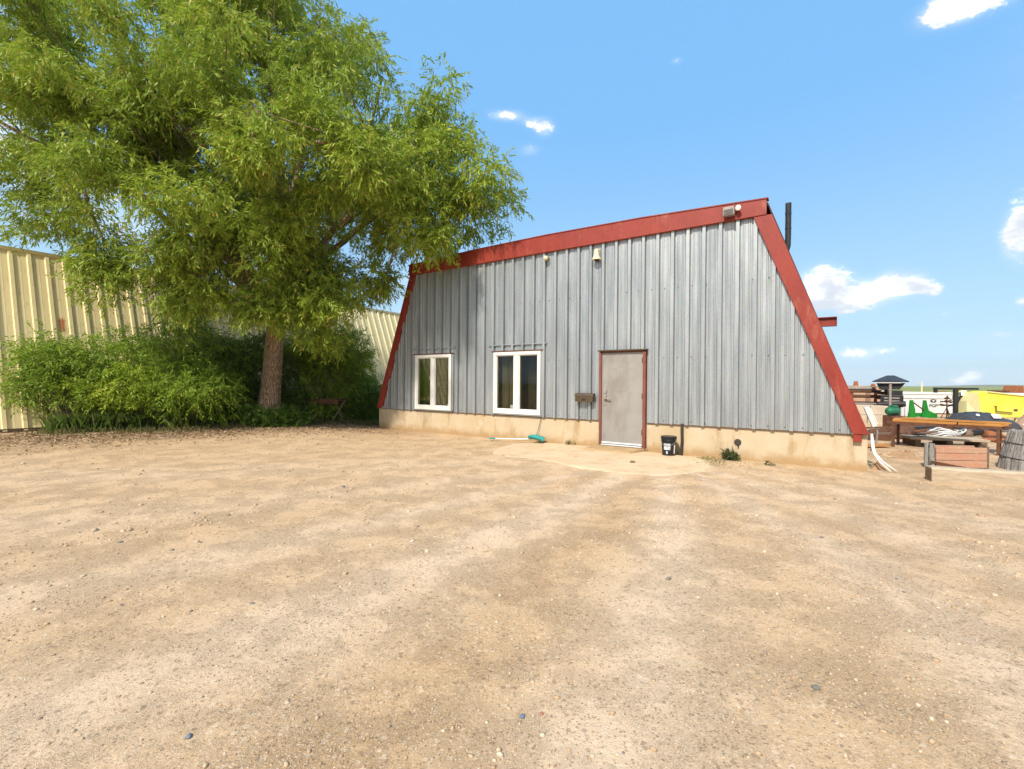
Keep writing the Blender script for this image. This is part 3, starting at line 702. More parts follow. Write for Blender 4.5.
# tall grass
def grass(name, spots, h, n, mat, label, cat):
    V = []
    P = np.array([spots[i % len(spots)] for i in range(n)], float); P[:, :2] += RG.normal(size=(n,2))*P[:,2:3]
    a = RG.uniform(0, 2*np.pi, n); d = np.stack([np.cos(a), np.sin(a), np.zeros(n)], 1); hh = h*RG.uniform(.5,1.15,n); ln = hh*RG.uniform(.1,.55,n)
    b = np.stack([P[:,0], P[:,1], gh(P[:,0],P[:,1])-.01], 1); s = np.stack([-d[:,1], d[:,0], np.zeros(n)], 1)*.006
    up = np.array([0,0,1.]); m1 = b+d*(ln*.3)[:,None]+up*(hh*.6)[:,None]; tp = b+d*ln[:,None]+up*hh[:,None]*.95
    V = np.stack([b-s, b+s, m1+s*.8, tp, m1-s*.8], 1).reshape(-1,3); F = np.arange(len(V)).reshape(-1,5)
    return tag(npmesh(name, V, F, mat), label, cat, kind='stuff')
grass('grass', [(-11.6,12.3,.22),(-11.3,12.35,.22),(-11.0,12.5,.22),(-10.6,12.75,.2),(-10.2,12.95,.2),(-9.7,13.2,.2)], .52, 5200, M['grass'], 'tall green grass at the foot of the shrubs', 'grass')
grass('dry_grass', [(-11.3,11.9,.3),(-9.9,12.6,.35),(-9.2,13.2,.35),(-8.4,14.2,.3),(-7.6,14.9,.3),(-6.8,15.5,.3),(-5.6,16.1,.3),(-4.8,15.6,.15),(-10.6,12.5,.2)], .19, 5000, M['dry_grass'], 'dry straw coloured weeds in the leaf litter', 'weeds')
grass('wall_weed', [tuple(W(-4.95,-.12,0)[:2])+(.07,), tuple(W(-5.05,-.1,0)[:2])+(.05,)], .16, 22, M['dry_grass'], 'dry weed growing against the concrete base by the mailbox', 'weed')
grass('sparse_grass', [(3.85,9.0,.22),(3.7,8.75,.15),(4.1,8.9,.2),tuple(W(-1.9,-.25,0)[:2])+(.12,)], .05, 320, M['dry_grass'], 'thin short grass along the edge of the slab', 'grass')
# leaf litter and twigs under the trees
def litter(n):
    P = [(-12.3,11.0),(-11.2,11.3),(-10.2,11.8),(-9.2,12.4),(-8.3,13.2),(-7.4,14.2),(-6.4,14.9),(-5.3,15.3),(-4.6,14.9)]
    t = RG.random(n)*(len(P)-1.001); k = t.astype(int); f_ = (t-k)[:,None]; P = np.array(P)
    xy = P[k]*(1-f_)+P[k+1]*f_; xy += RG.normal(size=(n,2))*np.array([.6,.8])*RG.uniform(.3,1.9,(n,1))
    z = gh(xy[:,0],xy[:,1])+RG.random(n)*.05
    c = np.stack([xy[:,0],xy[:,1],z],1); a = unit(RG.normal(size=(n,3))*np.array([1,1,.35])); s = unit(np.cross(a, RG.normal(size=(n,3))*.6+np.array([0,0,1])))
    L = RG.uniform(.012,.05,(n,1)); Wd = L*RG.uniform(.12,.45,(n,1))
    V = np.stack([c-a*L, c+s*Wd, c+a*L, c-s*Wd],1).reshape(-1,3)
    return npmesh('leaf_litter', V, np.arange(len(V)).reshape(-1,4), M['litter'])
tag(litter(30000), 'brown dry leaves and bark scattered under the shrubs', 'leaf litter', kind='stuff')
def fallen(label, pts, r):
    mb = MB(); o = Vector(pts[0]); mb.tube([Vector(p)-o for p in pts], [r*(1-.7*i/(len(pts)-1)) for i in range(len(pts))], 7)
    q = [Vector(p)-o for p in pts]; m_ = q[len(q)//2]; d = (q[-1]-q[0])
    mb.tube([m_, m_+d*.18+Vector((.05,.04,.09)), m_+d*.3+Vector((.1,.1,.2))], [r*.5,r*.35,r*.2], 5)
    tag(mb.build('fallen_branch', M['stick'], None, o), label, 'branch', 'fallen branches')
fallen('pale dead branch poking up out of the weeds left of the trunk', [(-9.85,13.0,.02),(-9.65,13.1,.17),(-9.4,13.2,.31),(-9.25,13.25,.42)], .022)
fallen('thin fallen branch lying flat on the dirt before the tall grass', [(-9.75,11.25,.03),(-9.3,11.45,.05),(-8.9,11.5,.04),(-8.4,11.75,.05)], .018)
fallen('pale bare stick leaning out of the dark under the old board', [(-6.55,15.7,.02),(-6.75,15.8,.16),(-6.9,15.9,.36)], .018)
# old board on crossed legs under the shrubs
t = thing('trestle', 'old reddish brown board on crossed legs in the shade under the shrubs', 'table', (-6.4,16.1,0), math.radians(-12))
MB().box((0,0,.86),(1.15,.6,.05)).build('top', M['rust'], t, bevel=.006); MB().box((.1,-.315,.80),(1.0,.03,.16)).build('apron', M['rust'], t, bevel=.004)
for sx in (-.35,.4):
    lg = MB(); lg.beam((sx-.25,-.1,-.02),(sx+.2,.1,.84),.035,.06); lg.build('leg', M['dark_wood'], t); lg = MB(); lg.beam((sx+.25,-.05,-.02),(sx-.2,.15,.84),.035,.06); lg.build('leg', M['dark_wood'], t)

# ------------------------------------------------------------------ pebbles and loose stones
def icos():
    bm = bmesh.new(); bmesh.ops.create_icosphere(bm, subdivisions=2, radius=1); V = np.array([v.co[:] for v in bm.verts]); F = np.array([[v.index for v in f.verts] for f in bm.faces]); bm.free(); return V, F
def icos1():
    bm = bmesh.new(); bmesh.ops.create_icosphere(bm, subdivisions=1, radius=1); V = np.array([v.co[:] for v in bm.verts]); F = np.array([[v.index for v in f.verts] for f in bm.faces]); bm.free(); return V, F
def gravel(n):
    V0, F0 = icos1(); r = 1.1*np.exp(RG.random(n)*np.log(16/1.1)); a = RG.uniform(-1.15,1.15,n)
    x = r*np.sin(a); y = r*np.cos(a)
    cl = np.sin(x*1.7+2*np.sin(y*.9))*np.sin(y*1.3+x*.4)+.5*np.sin(3.9*x-2.1*y)                    # gathered in drifts
    keep = RG.random(n) < .35+.4*np.clip(cl,-.6,1); s = x*U.x+y*U.y; d = x*NV.x+y*NV.y
    keep &= (d < DF-.15) & ~((np.hypot(x-2.2, y-9.3) < 1.9)); x, y = x[keep], y[keep]; n = len(x); r = np.hypot(x,y)
    size = np.clip(np.exp(RG.normal(size=n)*.50)*.0040, .0016, .020)*np.clip(r/3.2,.75,1.7)
    sc3 = size[:,None]*RG.uniform(.7,1.4,(n,3))*np.array([1,1,.62])
    v = V0[None]*RG.uniform(.78,1.22,(n,len(V0),1))*sc3[:,None]
    th = RG.uniform(0,6.28,n)[:,None]; X_ = v[...,0]*np.cos(th)-v[...,1]*np.sin(th); Y_ = v[...,0]*np.sin(th)+v[...,1]*np.cos(th)
    v = np.stack([X_+x[:,None], Y_+y[:,None], v[...,2]+(gh(x,y)+sc3[:,2]*.25)[:,None]], -1)
    F = (F0[None]+(np.arange(n)*len(V0))[:,None,None]).reshape(-1,3)
    tag(npmesh('gravel', v.reshape(-1,3), F, M['pebble']), 'small pebbles strewn over the dirt lot', 'gravel', kind='stuff')
gravel(52000)
def stone(x, y, r, col, label, sq=.55):
    V0, F0 = icos(); V = V0*(1+.16*np.sin(V0[:,[1,2,0]]*3.1+x*7)+RG.normal(size=(len(V0),1))*.035)*np.array([r,r*.8,r*sq])
    m = worn('stone_surface', col, tuple(q*.7 for q in col), 30, .85, 0, .4, 120)
    o = npmesh('stone', V, F0, m, None, (x,y,float(gh(x,y))+r*sq*.4), smooth=True); o.rotation_euler = (0,0,rnd.uniform(0,3)); tag(o, label, 'stone', 'larger loose stones on the lot')
stone(1.52,2.29,.022,(.17,.16,.14),'dark grey stone, the largest on the right foreground dirt')
stone(.06,2.10,.014,(.13,.17,.23),'blue grey stone low in the middle of the dirt lot')
stone(-1.34,1.93,.016,(.16,.18,.21),'slate grey stone at the lower left of the lot')
stone(-.93,4.36,.022,(.62,.56,.47),'pale flat stone alone in the middle of the lot',.4)
stone(1.22,3.57,.022,(.22,.18,.14),'brown stone right of the middle in the tracks')
stone(.15,2.12,.010,(.35,.14,.08),'small reddish stone beside the blue grey one')
pc = W(-2.93,-1.62,.03); stone(pc.x,pc.y,.06,(.12,.10,.05),'dark clod on the rounded edge of the slab')

# ------------------------------------------------------------------ things on and against the front wall
t = thing('mailbox', 'brown metal mailbox fixed to the ribbed wall left of the door', 'mailbox', W(-4.60,-.055,1.065), -TH)
mb = MB(); ar = [(-.07+.07*math.cos(a)-.01, .135+.07*math.sin(a)) for a in np.linspace(0, math.pi, 9)]
pf = [(-.0,0),(-.135,0)]+[(-.0675-.0675*math.cos(a), .125+.0675*math.sin(a)) for a in np.linspace(0, math.pi, 10)]
n = len(pf); mb.add([(-.225,y,z) for y,z in pf]+[(.225,y,z) for y,z in pf], [tuple(range(n)), tuple(range(2*n-1,n-1,-1))]+[(i,i+n,(i+1)%n+n,(i+1)%n) for i in range(n)])
mb.build('body', M['brown_metal'], t, bevel=.003)
pf2 = [(-.0675-.073*math.cos(a), .127+.073*math.sin(a)) for a in np.linspace(0.05, math.pi*.9, 10)]; mb = MB(); k = len(pf2)
mb.add([(-.235,y,z) for y,z in pf2]+[(.235,y,z) for y,z in pf2], [(i,i+k,i+k+1,i+1) for i in range(k-1)]); ld = mb.build('lid', M['brown_metal'], t)
sm = ld.modifiers.new('thick','SOLIDIFY'); sm.thickness = .004
MB().box((0,-.15,.06),(.09,.012,.02)).build('pull', M['dark_metal'], ld, bevel=.002)

t = thing('floodlight', 'grey twin security floodlight on the red fascia near the roof corner', 'lamp', W(-1.5,-.115,4.90), -TH)
MB().box((0,-.02,0),(.10,.04,.10)).build('bracket', M['grey_lamp'], t, bevel=.004)
hd = MB().box((-.02,-.09,-.01),(.21,.12,.17)).build('housing', M['grey_lamp'], t, bevel=.012); MB().box((-.02,-.152,-.03),(.17,.006,.10)).build('lens', M['glass_lens'], hd, bevel=.002)
MB().tube([(.10,-.05,.02),(.14,-.09,.04),(.15,-.13,.03)], [.03,.045,.05], 14).build('sensor', M['white_pvc'], t)
t = thing('siren', 'cream bell shaped siren high on the wall under the fascia', 'siren', W(-4.34,-.06,4.36), -TH)
MB().box((0,.0,.19),(.11,.05,.13)).build('bracket', M['cream'], t, bevel=.004)
MB().lathe([(.105,0),(.10,.02),(.065,.10),(.05,.18),(.05,.24),(.02,.255)], (0,-.06,0), 24).build('horn', M['cream'], t, bevel=.002)
MB().lathe([(.055,-.03),(.06,.0)], (.01,-.06,0), 16).build('mouth', M['dark_metal'], t)
t = thing('wall_lamp', 'small round lamp on the wall just under the fascia', 'lamp', W(-5.68,-.06,4.60), -TH)
MB().tube([(0,.02,0),(0,-.03,0)], .05, 16).build('base', M['grey_lamp'], t); MB().lathe([(.01,-.07),(.05,-.06),(.065,-.02),(.05,.03),(.02,.045)], (.0,-.07,.0), 16).build('globe', M['cream'], t, smooth=True)
tag(MB().tube([(0,0,.66),(.0,-.01,.5),(.006,-.005,.3),(-.004,-.012,.12),(-.01,-.03,.03),(-.06,-.07,.04)], .028, 10).build('drain_hose', M['cord'], None, W(-2.41,-.045,0), -TH), 'dark hose running down the concrete base beside the bucket', 'hose')
tag(MB().tube([(0,0,.64),(-.04,-.01,.45),(-.10,-.03,.22),(-.15,-.06,.10)], .007, 6).build('cord', M['cord'], None, W(-5.83,-.03,0), -TH), 'thin black cord hanging from the window corner down the concrete', 'cord')

t = thing('bucket', 'black plastic bucket with a worn label standing against the concrete base', 'bucket', W(-2.62,-.27,.02), -TH)
bd = MB().lathe([(.125,0),(.135,.006),(.148,.30),(.150,.34)], n=36).build('body', M['black_plastic'], t, smooth=True)
for z, r in ((.29,.152),(.325,.154)): MB().lathe([(r-.006,0),(r+.003,.004),(r+.003,.014),(r-.006,.018)], (0,0,z), 36, False).build('rib', M['black_plastic'], bd)
MB().lathe([(.158,0),(.160,.012),(.160,.035),(.150,.046),(.13,.042),(.0001,.04)], (0,0,.345), 36).build('lid', M['black_plastic'], t, smooth=False)
MB().tube([(.157*math.cos(a), .157*math.sin(a), .31-.10*math.sin(-a) if False else .33-.13*abs(math.sin(a))) for a in np.linspace(math.pi, 2*math.pi, 20)], .004, 6).build('handle', M['pipe_grey'], t)
def wrap(a0, a1, z0, z1, mat, nm):
    v = []; n = 10
    for i in range(n+1):
        a = math.radians(a0+(a1-a0)*i/n)
        for z in (z0, z1):
            r = .135+(z-.006)*.044+.0012; v.append((r*math.cos(a), r*math.sin(a), z))
    MB().add(v, [(2*i,2*i+2,2*i+3,2*i+1) for i in range(n)]).build(nm, mat, bd)
wrap(-116,-62,.115,.245,M['label_grey'],'label'); wrap(-97,-82,.03,.09,M['label_grey'],'label'); wrap(-165,-150,.04,.22,M['sticker'],'label'); wrap(-30,-16,.04,.22,M['sticker'],'label')
# snow shovel
t = thing('shovel', 'teal plastic shovel with a pale handle lying along the concrete base', 'shovel', (.47,11.46,.03), math.radians(-21))
v = []; nx_, ny_ = 12, 10
for i in range(nx_+1):
    for j in range(ny_+1):
        u_, q = i/nx_, j/ny_-.5; wv = .17*min(1, .55+u_*1.2)
        v.append((-.04+.36*u_, q*2*wv, .035+.10*(2*q)**2*(1-.3*u_)+.04*(1-u_)+.02*math.sin(u_*3)))
bl = MB().add(v, [(i*(ny_+1)+j,(i+1)*(ny_+1)+j,(i+1)*(ny_+1)+j+1,i*(ny_+1)+j+1) for i in range(nx_) for j in range(ny_)]).build('blade', M['teal'], t, smooth=True)
s_ = bl.modifiers.new('thick','SOLIDIFY'); s_.thickness = .008
MB().tube([(0,0,.075),(-.3,0,.06),(-.7,.0,.045),(-.95,0,.04)], .017, 10).build('shaft', M['sticker'], t, smooth=True)
gp = MB().tube([(-.94,0,.04),(-1.0,.06,.04),(-1.08,.065,.04)], .014, 8); gp.tube([(-.94,0,.04),(-1.0,-.06,.04),(-1.08,-.065,.04)], .014, 8); gp.tube([(-1.08,-.07,.04),(-1.08,.07,.04)], .017, 8)
gp.build('grip', M['teal'], t, smooth=True)
# dark weed clump under the vent hole
wc = W(-1.47,-.14,0); t = thing('weed_clump', 'round dark green weed clump under the hole in the concrete base', 'weed', wc)
foliage('leafage', [((rnd.uniform(-.07,.07),rnd.uniform(-.05,.05),rnd.uniform(.03,.17)),.08,.8) for _ in range(11)], M['moss'], t, L=.05, Wd=.016, sprig=(.05,.1), droop=.1, per=20, leaves=7)
MB().tube([(0,0,-.02),(.01,0,.08),(.03,.01,.14)], .008, 5).build('stem', M['stick'], t)
wc = W(-.78,-.33,0); t = thing('weed_tuft', 'tiny green weed on the dirt before the concrete base', 'weed', wc)
foliage('leafage', [((0,0,.03),.05,1)], M['moss'], t, L=.04, Wd=.012, sprig=(.03,.07), droop=-.2, per=24, leaves=6)

# ------------------------------------------------------------------ the yard at the building's right
def G(x, y): return float(gh(x, y))
# pale timber laid as a kerb
t = thing('timber_beam', 'long pale weathered timber beam lying as a kerb at the yard edge', 'beam', (6.69,7.42,0), math.atan2(-.40,1.05))
mb = MB(); N_ = 14; prof = [(-.11,-.02),(.11,-.02),(.12,.17),(.095,.215),(-.095,.21),(-.115,.18)]
V = []
for i in range(N_+1):
    x_ = 3.2*i/N_
    for (y_, z_) in prof: V.append((x_+rnd.uniform(-.01,.01)*(0 < i < N_), y_+rnd.uniform(-.008,.008), z_+rnd.uniform(-.008,.008)))
k = len(prof); mb.add(V, [tuple(range(k)), tuple(N_*k+j for j in reversed(range(k)))]+[(i*k+j,i*k+(j+1)%k,(i+1)*k+(j+1)%k,(i+1)*k+j) for i in range(N_) for j in range(k)])
mb.build('body', M['old_wood'], t, bevel=.006); 
MB().prism([(-.004,-.01),(.0,-.01),(.0,.19),(-.004,.19)], -.10, .10).build('end_grain', M['dark_wood'], t)
# low crate with reddish boards between log posts
t = thing('crate', 'low crate of faded reddish boards between grey posts behind the timber beam', 'crate', (7.72,8.42,0), math.atan2(-.06,.85))
for k, z_ in enumerate((.085,.215,.335)):
    MB().box((.43,0,z_),(.86,.035,.122 if k < 2 else .105)).build('board', M['red_wood'], t, bevel=.006)
    MB().box((.43,.24,z_),(.86,.035,.118)).build('board', M['red_wood'], t, bevel=.006)
for y_ in (.02,.13):
    MB().tube([(-.05,y_-.01,-.03),(-.055,y_,.22),(-.04,y_+.01,.45)], [.045,.042,.04], 10).build('post', M['grey_wood'], t)
    MB().tube([(.885,y_,-.03),(.89,y_,.40)], .03, 8).build('post', M['dark_wood'], t)
MB().box((-.045,.08,.2),(.03,.09,.30)).build('end_panel', M['grey_wood'], t, bevel=.006)
mb = MB(); mb.box((.43,.12,.36),(.80,.19,.02)); mb.build('soil_fill', M['soil'], t)
MB().beam((-.12,-.05,.135),(.5,-.028,.02),.02,.03).build('strap', M['rust'], t)
# half barrel
t = thing('barrel', 'grey weathered wooden tub with two black hoops, wider at its foot', 'barrel', (9.42,8.30,0))
n = 26; 
def stave():
    V = []; F = []; zs = (-.03,.16,.35,.54,.70)
    for i, z_ in enumerate(zs):
        R_ = .50-.15*(z_/.70)**1.15 if z_ > 0 else .50
        for j in range(n*4):
            a = 2*math.pi*j/(n*4); gr = (0,-.0,.0,-.0)[j%4]-.012*(j%4 == 0); w_ = .005*math.sin(j//4*2.7)
            V.append(((R_+gr+w_)*math.cos(a), (R_+gr+w_)*math.sin(a), z_+(.012*math.sin(j//4*1.9+.5) if i == len(zs)-1 else 0)))
    q = n*4
    for i in range(len(zs)-1):
        for j in range(q): F.append((i*q+j,i*q+(j+1)%q,(i+1)*q+(j+1)%q,(i+1)*q+j))
    b = MB(); b.add(V, F); m0 = (len(zs)-1)*q
    V2 = [(V[m0+j][0]*.86, V[m0+j][1]*.86, V[m0+j][2]-.01) for j in range(q)]+[(V[m0+j][0]*.84, V[m0+j][1]*.84, .55) for j in range(q)]
    k0 = len(b.v); b.v += V2
    for j in range(q):
        b.f.append((m0+j,m0+(j+1)%q,k0+(j+1)%q,k0+j)); b.f.append((k0+j,k0+(j+1)%q,k0+q+(j+1)%q,k0+q+j))
    b.f.append(tuple(k0+q+j for j in range(q))); return b
stave().build('staves', M['grey_wood'], t)
for z_, R_ in ((.20,.466),(.46,.408)): MB().tube([(R_*math.cos(a), R_*math.sin(a), z_+.035*math.cos(a-2.2)) for a in np.linspace(0, 2*math.pi, 41)], .007, 6).build('hoop', M['dark_metal'], t)
# steel work bench with yellow stained planks
a, b_ = Vector((9.39,11.39,0)), Vector((10.57,10.05,0)); dv = (b_-a); LB = dv.length; rzb = math.atan2(dv.y, dv.x)
t = thing('workbench', 'long rusty steel bench topped with yellow stained planks', 'bench', a, rzb)
fm = MB(); H_ = .62
for y_ in (.0,.62): fm.beam((-.12,y_,H_-.03),(LB+.06,y_,H_-.03),.05,.06)
for x_ in (.0, LB*.35, LB*.68, LB-.03): fm.beam((x_,.025,H_-.032),(x_,.595,H_-.032),.05,.05)
fm.build('frame', M['rust'], t, bevel=.003)
for x_ in (0, LB):
    for y_ in (0,.62): lg = MB(); lg.beam((x_,y_,-.03),(x_,y_,H_-.062),.055,.055); lg.box((x_,y_,.28),(.14,.02,.02)); lg.build('leg', M['rust'], t, bevel=.003)
for k in range(5):
    y_ = .035+.137*k; x0 = -.04+rnd.uniform(-.06,.06); xm = LB*rnd.uniform(.35,.7); x1 = LB+.14+rnd.uniform(-.08,.04)
    for (p, q, dz) in ((x0,xm-.01,0),(xm+.01,x1,.004)):
        mb = MB().prism([(p,0),(q-.05,0),(q,.012),(q,.04),(q-.06,.062),(p+.03,.062),(p,.05)], y_-.062, y_+.062)
        mb.build('plank', M['orange_wood'], t, bevel=.004).location = (0,0,H_+.001+dz)
for (p, q, y_) in ((.15,.85,.05),(LB*.45,LB*.9,.02),(LB*.75,LB+.2,.06)):
    MB().prism([(p,0),(q-.04,0),(q,.015),(q-.05,.04),(p,.04)], y_-.06, y_+.06).build('plank', M['orange_wood'], t, bevel=.004).location = (0,0,H_+.07)
# timber skid behind the crate
t = thing('timber_skid', 'flat pale skid of rough timber between the crate and the bench', 'pallet', (10.0,11.55,0), math.radians(-20))
for k in range(3): MB().box((.75,.12+.24*k,.185),(1.55,.21,.055), Matrix.Rotation(rnd.uniform(-.02,.02),3,'Z')).build('board', M['old_wood'], t, bevel=.006)
for x_ in (.12,.75,1.4): MB().box((x_,.36,.072),(.12,.72,.165)).build('runner', M['dark_wood'], t, bevel=.006)
t = thing('plank', 'short dark plank tipped up on the timber skid', 'plank', (10.55,11.75,.235)); MB().beam((-.3,0,.02),(.3,.1,.10),.14,.035).build('board', M['dark_wood'], t, bevel=.004)
# pale stone slab right of the crate
def lump(name, loc, r, mat, label, cat, sq=(1,1,.5), amp=.16, seed=0, parent=None, rough=True):
    V0, F0 = icos(); ph = seed*1.7
    k = 1+amp*np.sin(V0[:,[0]]*3.3+ph)*np.sin(V0[:,[1]]*2.9+ph*2)+amp*.6*np.sin(V0[:,[2]]*6+V0[:,[0]]*5+ph)+RG.normal(size=(len(V0),1))*.03
    o = npmesh(name, V0*k*np.array([r*sq[0],r*sq[1],r*sq[2]]), F0, mat, parent, loc, smooth=True)
    if label: tag(o, label, cat)
    return o
lump('rubble_stone', (9.62,9.75,.07), .28, M['block'], 'pale flat rubble stone beside the right end of the crate', 'stone', (1.3,.8,.4), seed=2)
lump('rubble_stone', (10.05,10.2,.05), .16, M['block'], 'small pale rubble stone under the bench end', 'stone', (1.2,.8,.45), seed=5)
lump('rubble_stone', (7.3,10.1,.06), .2, M['old_wood'], 'flat yellowish stone near the white pipes', 'stone', (1.6,.8,.3), seed=3)
def heap(name, loc, rx, ry, h, mat, label, cat='heap', seed=0):
    V = []; F = []; nr, na = 14, 44
    for i in range(nr+1):
        q = i/nr
        for j in range(na):
            a = 2*math.pi*j/na; k = 1+.12*math.sin(3*a+seed)+.07*math.sin(7*a+seed*2)
            z = h*(math.cos(q*math.pi)*.5+.5)*(1+.16*math.sin(4*a+6*q+seed))+rnd.uniform(-.02,.02)*h-.03*q
            V.append((rx*q*k*math.cos(a), ry*q*k*math.sin(a), z))
    for i in range(nr):
        for j in range(na): F.append((i*na+j,i*na+(j+1)%na,(i+1)*na+(j+1)%na,(i+1)*na+j))
    return tag(npmesh(name, V, F, mat, None, loc, smooth=True), label, cat)
heap('dirt_heap', (8.3,9.75,0), .75, .5, .13, M['soil'], 'low rusty brown dirt heap between building corner and bench')
heap('dirt_heap', (18.25,15.4,0), 1.4, 1.2, 1.2, M['pink_soil'], 'tall pinkish dirt heap at the right photo edge', seed=2)
heap('dirt_heap', tuple(W(.92,.45,0)), .25, .2, .15, M['soil'], 'dark crumbly heap against the building corner', seed=4)
# white plastic pipes leaning at the building corner
for k, (dx, dy, lab) in enumerate(((0,0,'white plastic pipe bent at the building corner, nearer of the pair'),(.085,.02,'white plastic pipe bent at the building corner, farther of the pair'))):
    o = Vector((6.52+dx,7.95+dy,.03)); pts = [(6.52+dx*1.4,7.95+dy,.02),(6.44+dx*.8,8.08+dy,.16),(6.405+dx*.5,8.17+dy,.29),(6.415+dx*.5,8.22+dy,.36),(6.45+dx*.5,8.29+dy,.48),(6.50+dx*.3,8.36+dy,.62)]
    tag(MB().tube([Vector(p)-o for p in pts], .015, 10).build('plastic_pipe', M['white_pvc'], None, o, smooth=True), lab, 'pipe', 'white pipes at the corner')
# white cabinet on the sloping side
t = thing('meter_box', 'white slim electrical box on the sloping metal side by the corner', 'box', W(.76,.5,.93), -TH)
sl_ = Matrix.Rotation(-math.atan2(1.61,4.39), 3, 'Y')
MB().box((.01,0,0),(.08,.18,.37), sl_).build('body', M['white_steel'], t, bevel=.008)
MB().box((.055,0,.02),(.012,.15,.31), sl_).build('cover', M['white_pvc'], t, bevel=.004); MB().tube([(.09,0,-.20),(.115,0,-.28),(.10,.02,-.45),(.02,.03,-.62)], .014, 8).build('conduit', M['pipe_grey'], t)
# scrap under and behind the bench
def stick_thing(name, cat, label, a, b, w_, h_, mat, tube=False):
    a, b = Vector(a), Vector(b); mb = MB()
    if tube: mb.tube([Vector((0,0,0)), (b-a)*.5+Vector((0,0,-.004)), b-a], w_, 10)
    else: mb.beam((0,0,0), b-a, w_, h_)
    tag(mb.build(name, mat, None, a, bevel=0 if tube else .004), label, cat)
stick_thing('steel_pipe', 'pipe', 'long dark rusty pipe on the ground behind the bench', (10.2,13.1,.06), (12.6,12.6,.07), .055, 0, M['rust'], True)
stick_thing('steel_pipe', 'pipe', 'reddish rusty pipe on the ground under the bench middle', (11.0,12.9,.06), (13.2,12.4,.06), .05, 0, M['rust_lite'], True)
stick_thing('steel_pipe', 'pipe', 'thin grey pipe lying behind the right bench leg', (12.4,12.7,.05), (14.2,12.0,.05), .04, 0, M['pipe_grey'], True)
stick_thing('steel_beam', 'beam', 'dark steel beam on the dirt behind the left bench leg', (9.2,12.9,.09), (10.3,12.6,.09), .16, .16, M['rust'])
stick_thing('board', 'board', 'yellowish board lying on the dirt near the building corner', (8.2,11.1,.05), (9.15,11.25,.05), .16, .05, M['orange_wood'])
stick_thing('board', 'board', 'pale broken board under the bench among the rusty pipes', (11.0,12.2,.08), (11.9,12.0,.14), .14, .04, M['old_wood'])
stick_thing('board', 'board', 'dark board on the dirt in front of the pale blocks', (10.4,13.5,.06), (11.6,13.7,.10), .2, .06, M['dark_wood'])
t = thing('hose_coil', 'tangled pale hose lying in the scrap under the bench', 'hose', (12.2,13.2,.02))
for k in range(4): MB().tube([((.34+.05*math.sin(k+a*2))*math.cos(a)+k*.09, (.3)*math.sin(a), .06+.05*k+.05*math.sin(a*3+k)) for a in np.linspace(0, 2*math.pi, 25)], .022, 6).build('loop', M['white_steel'], t, smooth=True)
for k in range(46):
    x_, y_ = rnd.uniform(10.4,15.6), rnd.uniform(12.6,17.2); a_ = rnd.uniform(-.5,.5); L_ = rnd.uniform(.5,1.5); z0, z1 = rnd.uniform(.03,.1), rnd.uniform(.04,.22)
    if abs(x_-y_*.885) > 2.2: continue
    o = Vector((x_,y_,z0)); e = Vector((L_*math.cos(a_), L_*math.sin(a_), z1-z0)); mb = MB()
    if k % 3: mb.beam((0,0,0), e, rnd.uniform(.06,.18), rnd.uniform(.05,.12))
    else: mb.tube([(0,0,0), e*.5, e], rnd.uniform(.03,.06), 8)
    tag(mb.build('scrap_bar', M[('rust','rust','dark_metal','rust','rust')[k % 5]], None, o, bevel=.004 if k % 3 else 0), 'dark rusty bar in the scrap clutter behind the bench', 'scrap', 'scrap bars behind the bench')
for k, (x_, y_, r_, lab) in enumerate(((11.3,13.4,.24,'rusty brown scrap lump behind the bench planks'),(12.9,13.2,.22,'dark scrap lump right of the tangled hose'),(10.0,13.6,.25,'brown scrap lump by the dark board'),(13.6,13.1,.2,'reddish scrap lump behind the right bench leg'),(12.0,14.2,.3,'broad brown scrap lump behind the tangled hose'))):
    lump('scrap_lump', (x_,y_,.1), r_, (M['rust'],M['dark_wood'],M['soil'],M['rust_lite'],M['rust'])[k], lab, 'scrap', (1.2,.9,.7), .3, k)
# pile of pale blocks carrying pipes on racks
t = thing('block_stack', 'stack of pale tan concrete blocks under the pipe rack', 'blocks', (13.45,18.4,0), math.radians(-12))
for i in range(2):
    for k in range(2): MB().box((.30+.62*i+.10*(k%2),.3,.17+.37*k-.02),(.59,.6,.36)).build('block', M['block'], t, bevel=.015)
t = thing('pipe_rack', 'steel rack stacked with long brown and pale pipes beside the building', 'rack', (13.05,20.9,0), math.radians(-14))
for x_ in (.3,2.0,3.3):
    for y_ in (0,.9): MB().box((x_,y_,.66),(.09,.09,1.36)).build('post', M['rust'], t, bevel=.004)
for z_ in (.62,.92,1.14):
    for x_ in (.3,2.0,3.3): MB().box((x_,.45,z_),(.07,.80,.07)).build('arm', M['rust'], t, bevel=.003)
for (z_, y_, r_, mt, x0, x1) in ((.70,.02,.045,'pipe_grey',-.4,3.6),(.72,.25,.06,'rust',-.5,3.5),(.72,.5,.06,'rust',-.3,3.7),(1.01,-.0,.06,'rust',-.4,3.3),(1.01,.16,.05,'dark_metal',-.4,3.6),(1.02,.4,.06,'rust',-.6,3.5),(1.23,-.02,.055,'rust',-.5,3.4),(1.24,.2,.06,'rust',-.5,3.6),(1.24,.45,.06,'dark_metal',-.4,3.5),(1.36,.05,.065,'pipe_grey',-.8,2.9),(1.37,.25,.06,'old_wood',-.6,2.8)):
    MB().tube([(x0,y_,z_),(x1,y_,z_)], r_, 10).build('pipe', M[mt], t)
MB().box((3.55,.1,1.0),(.28,.3,.55)).build('end_plate', M['old_wood'], t, bevel=.01)
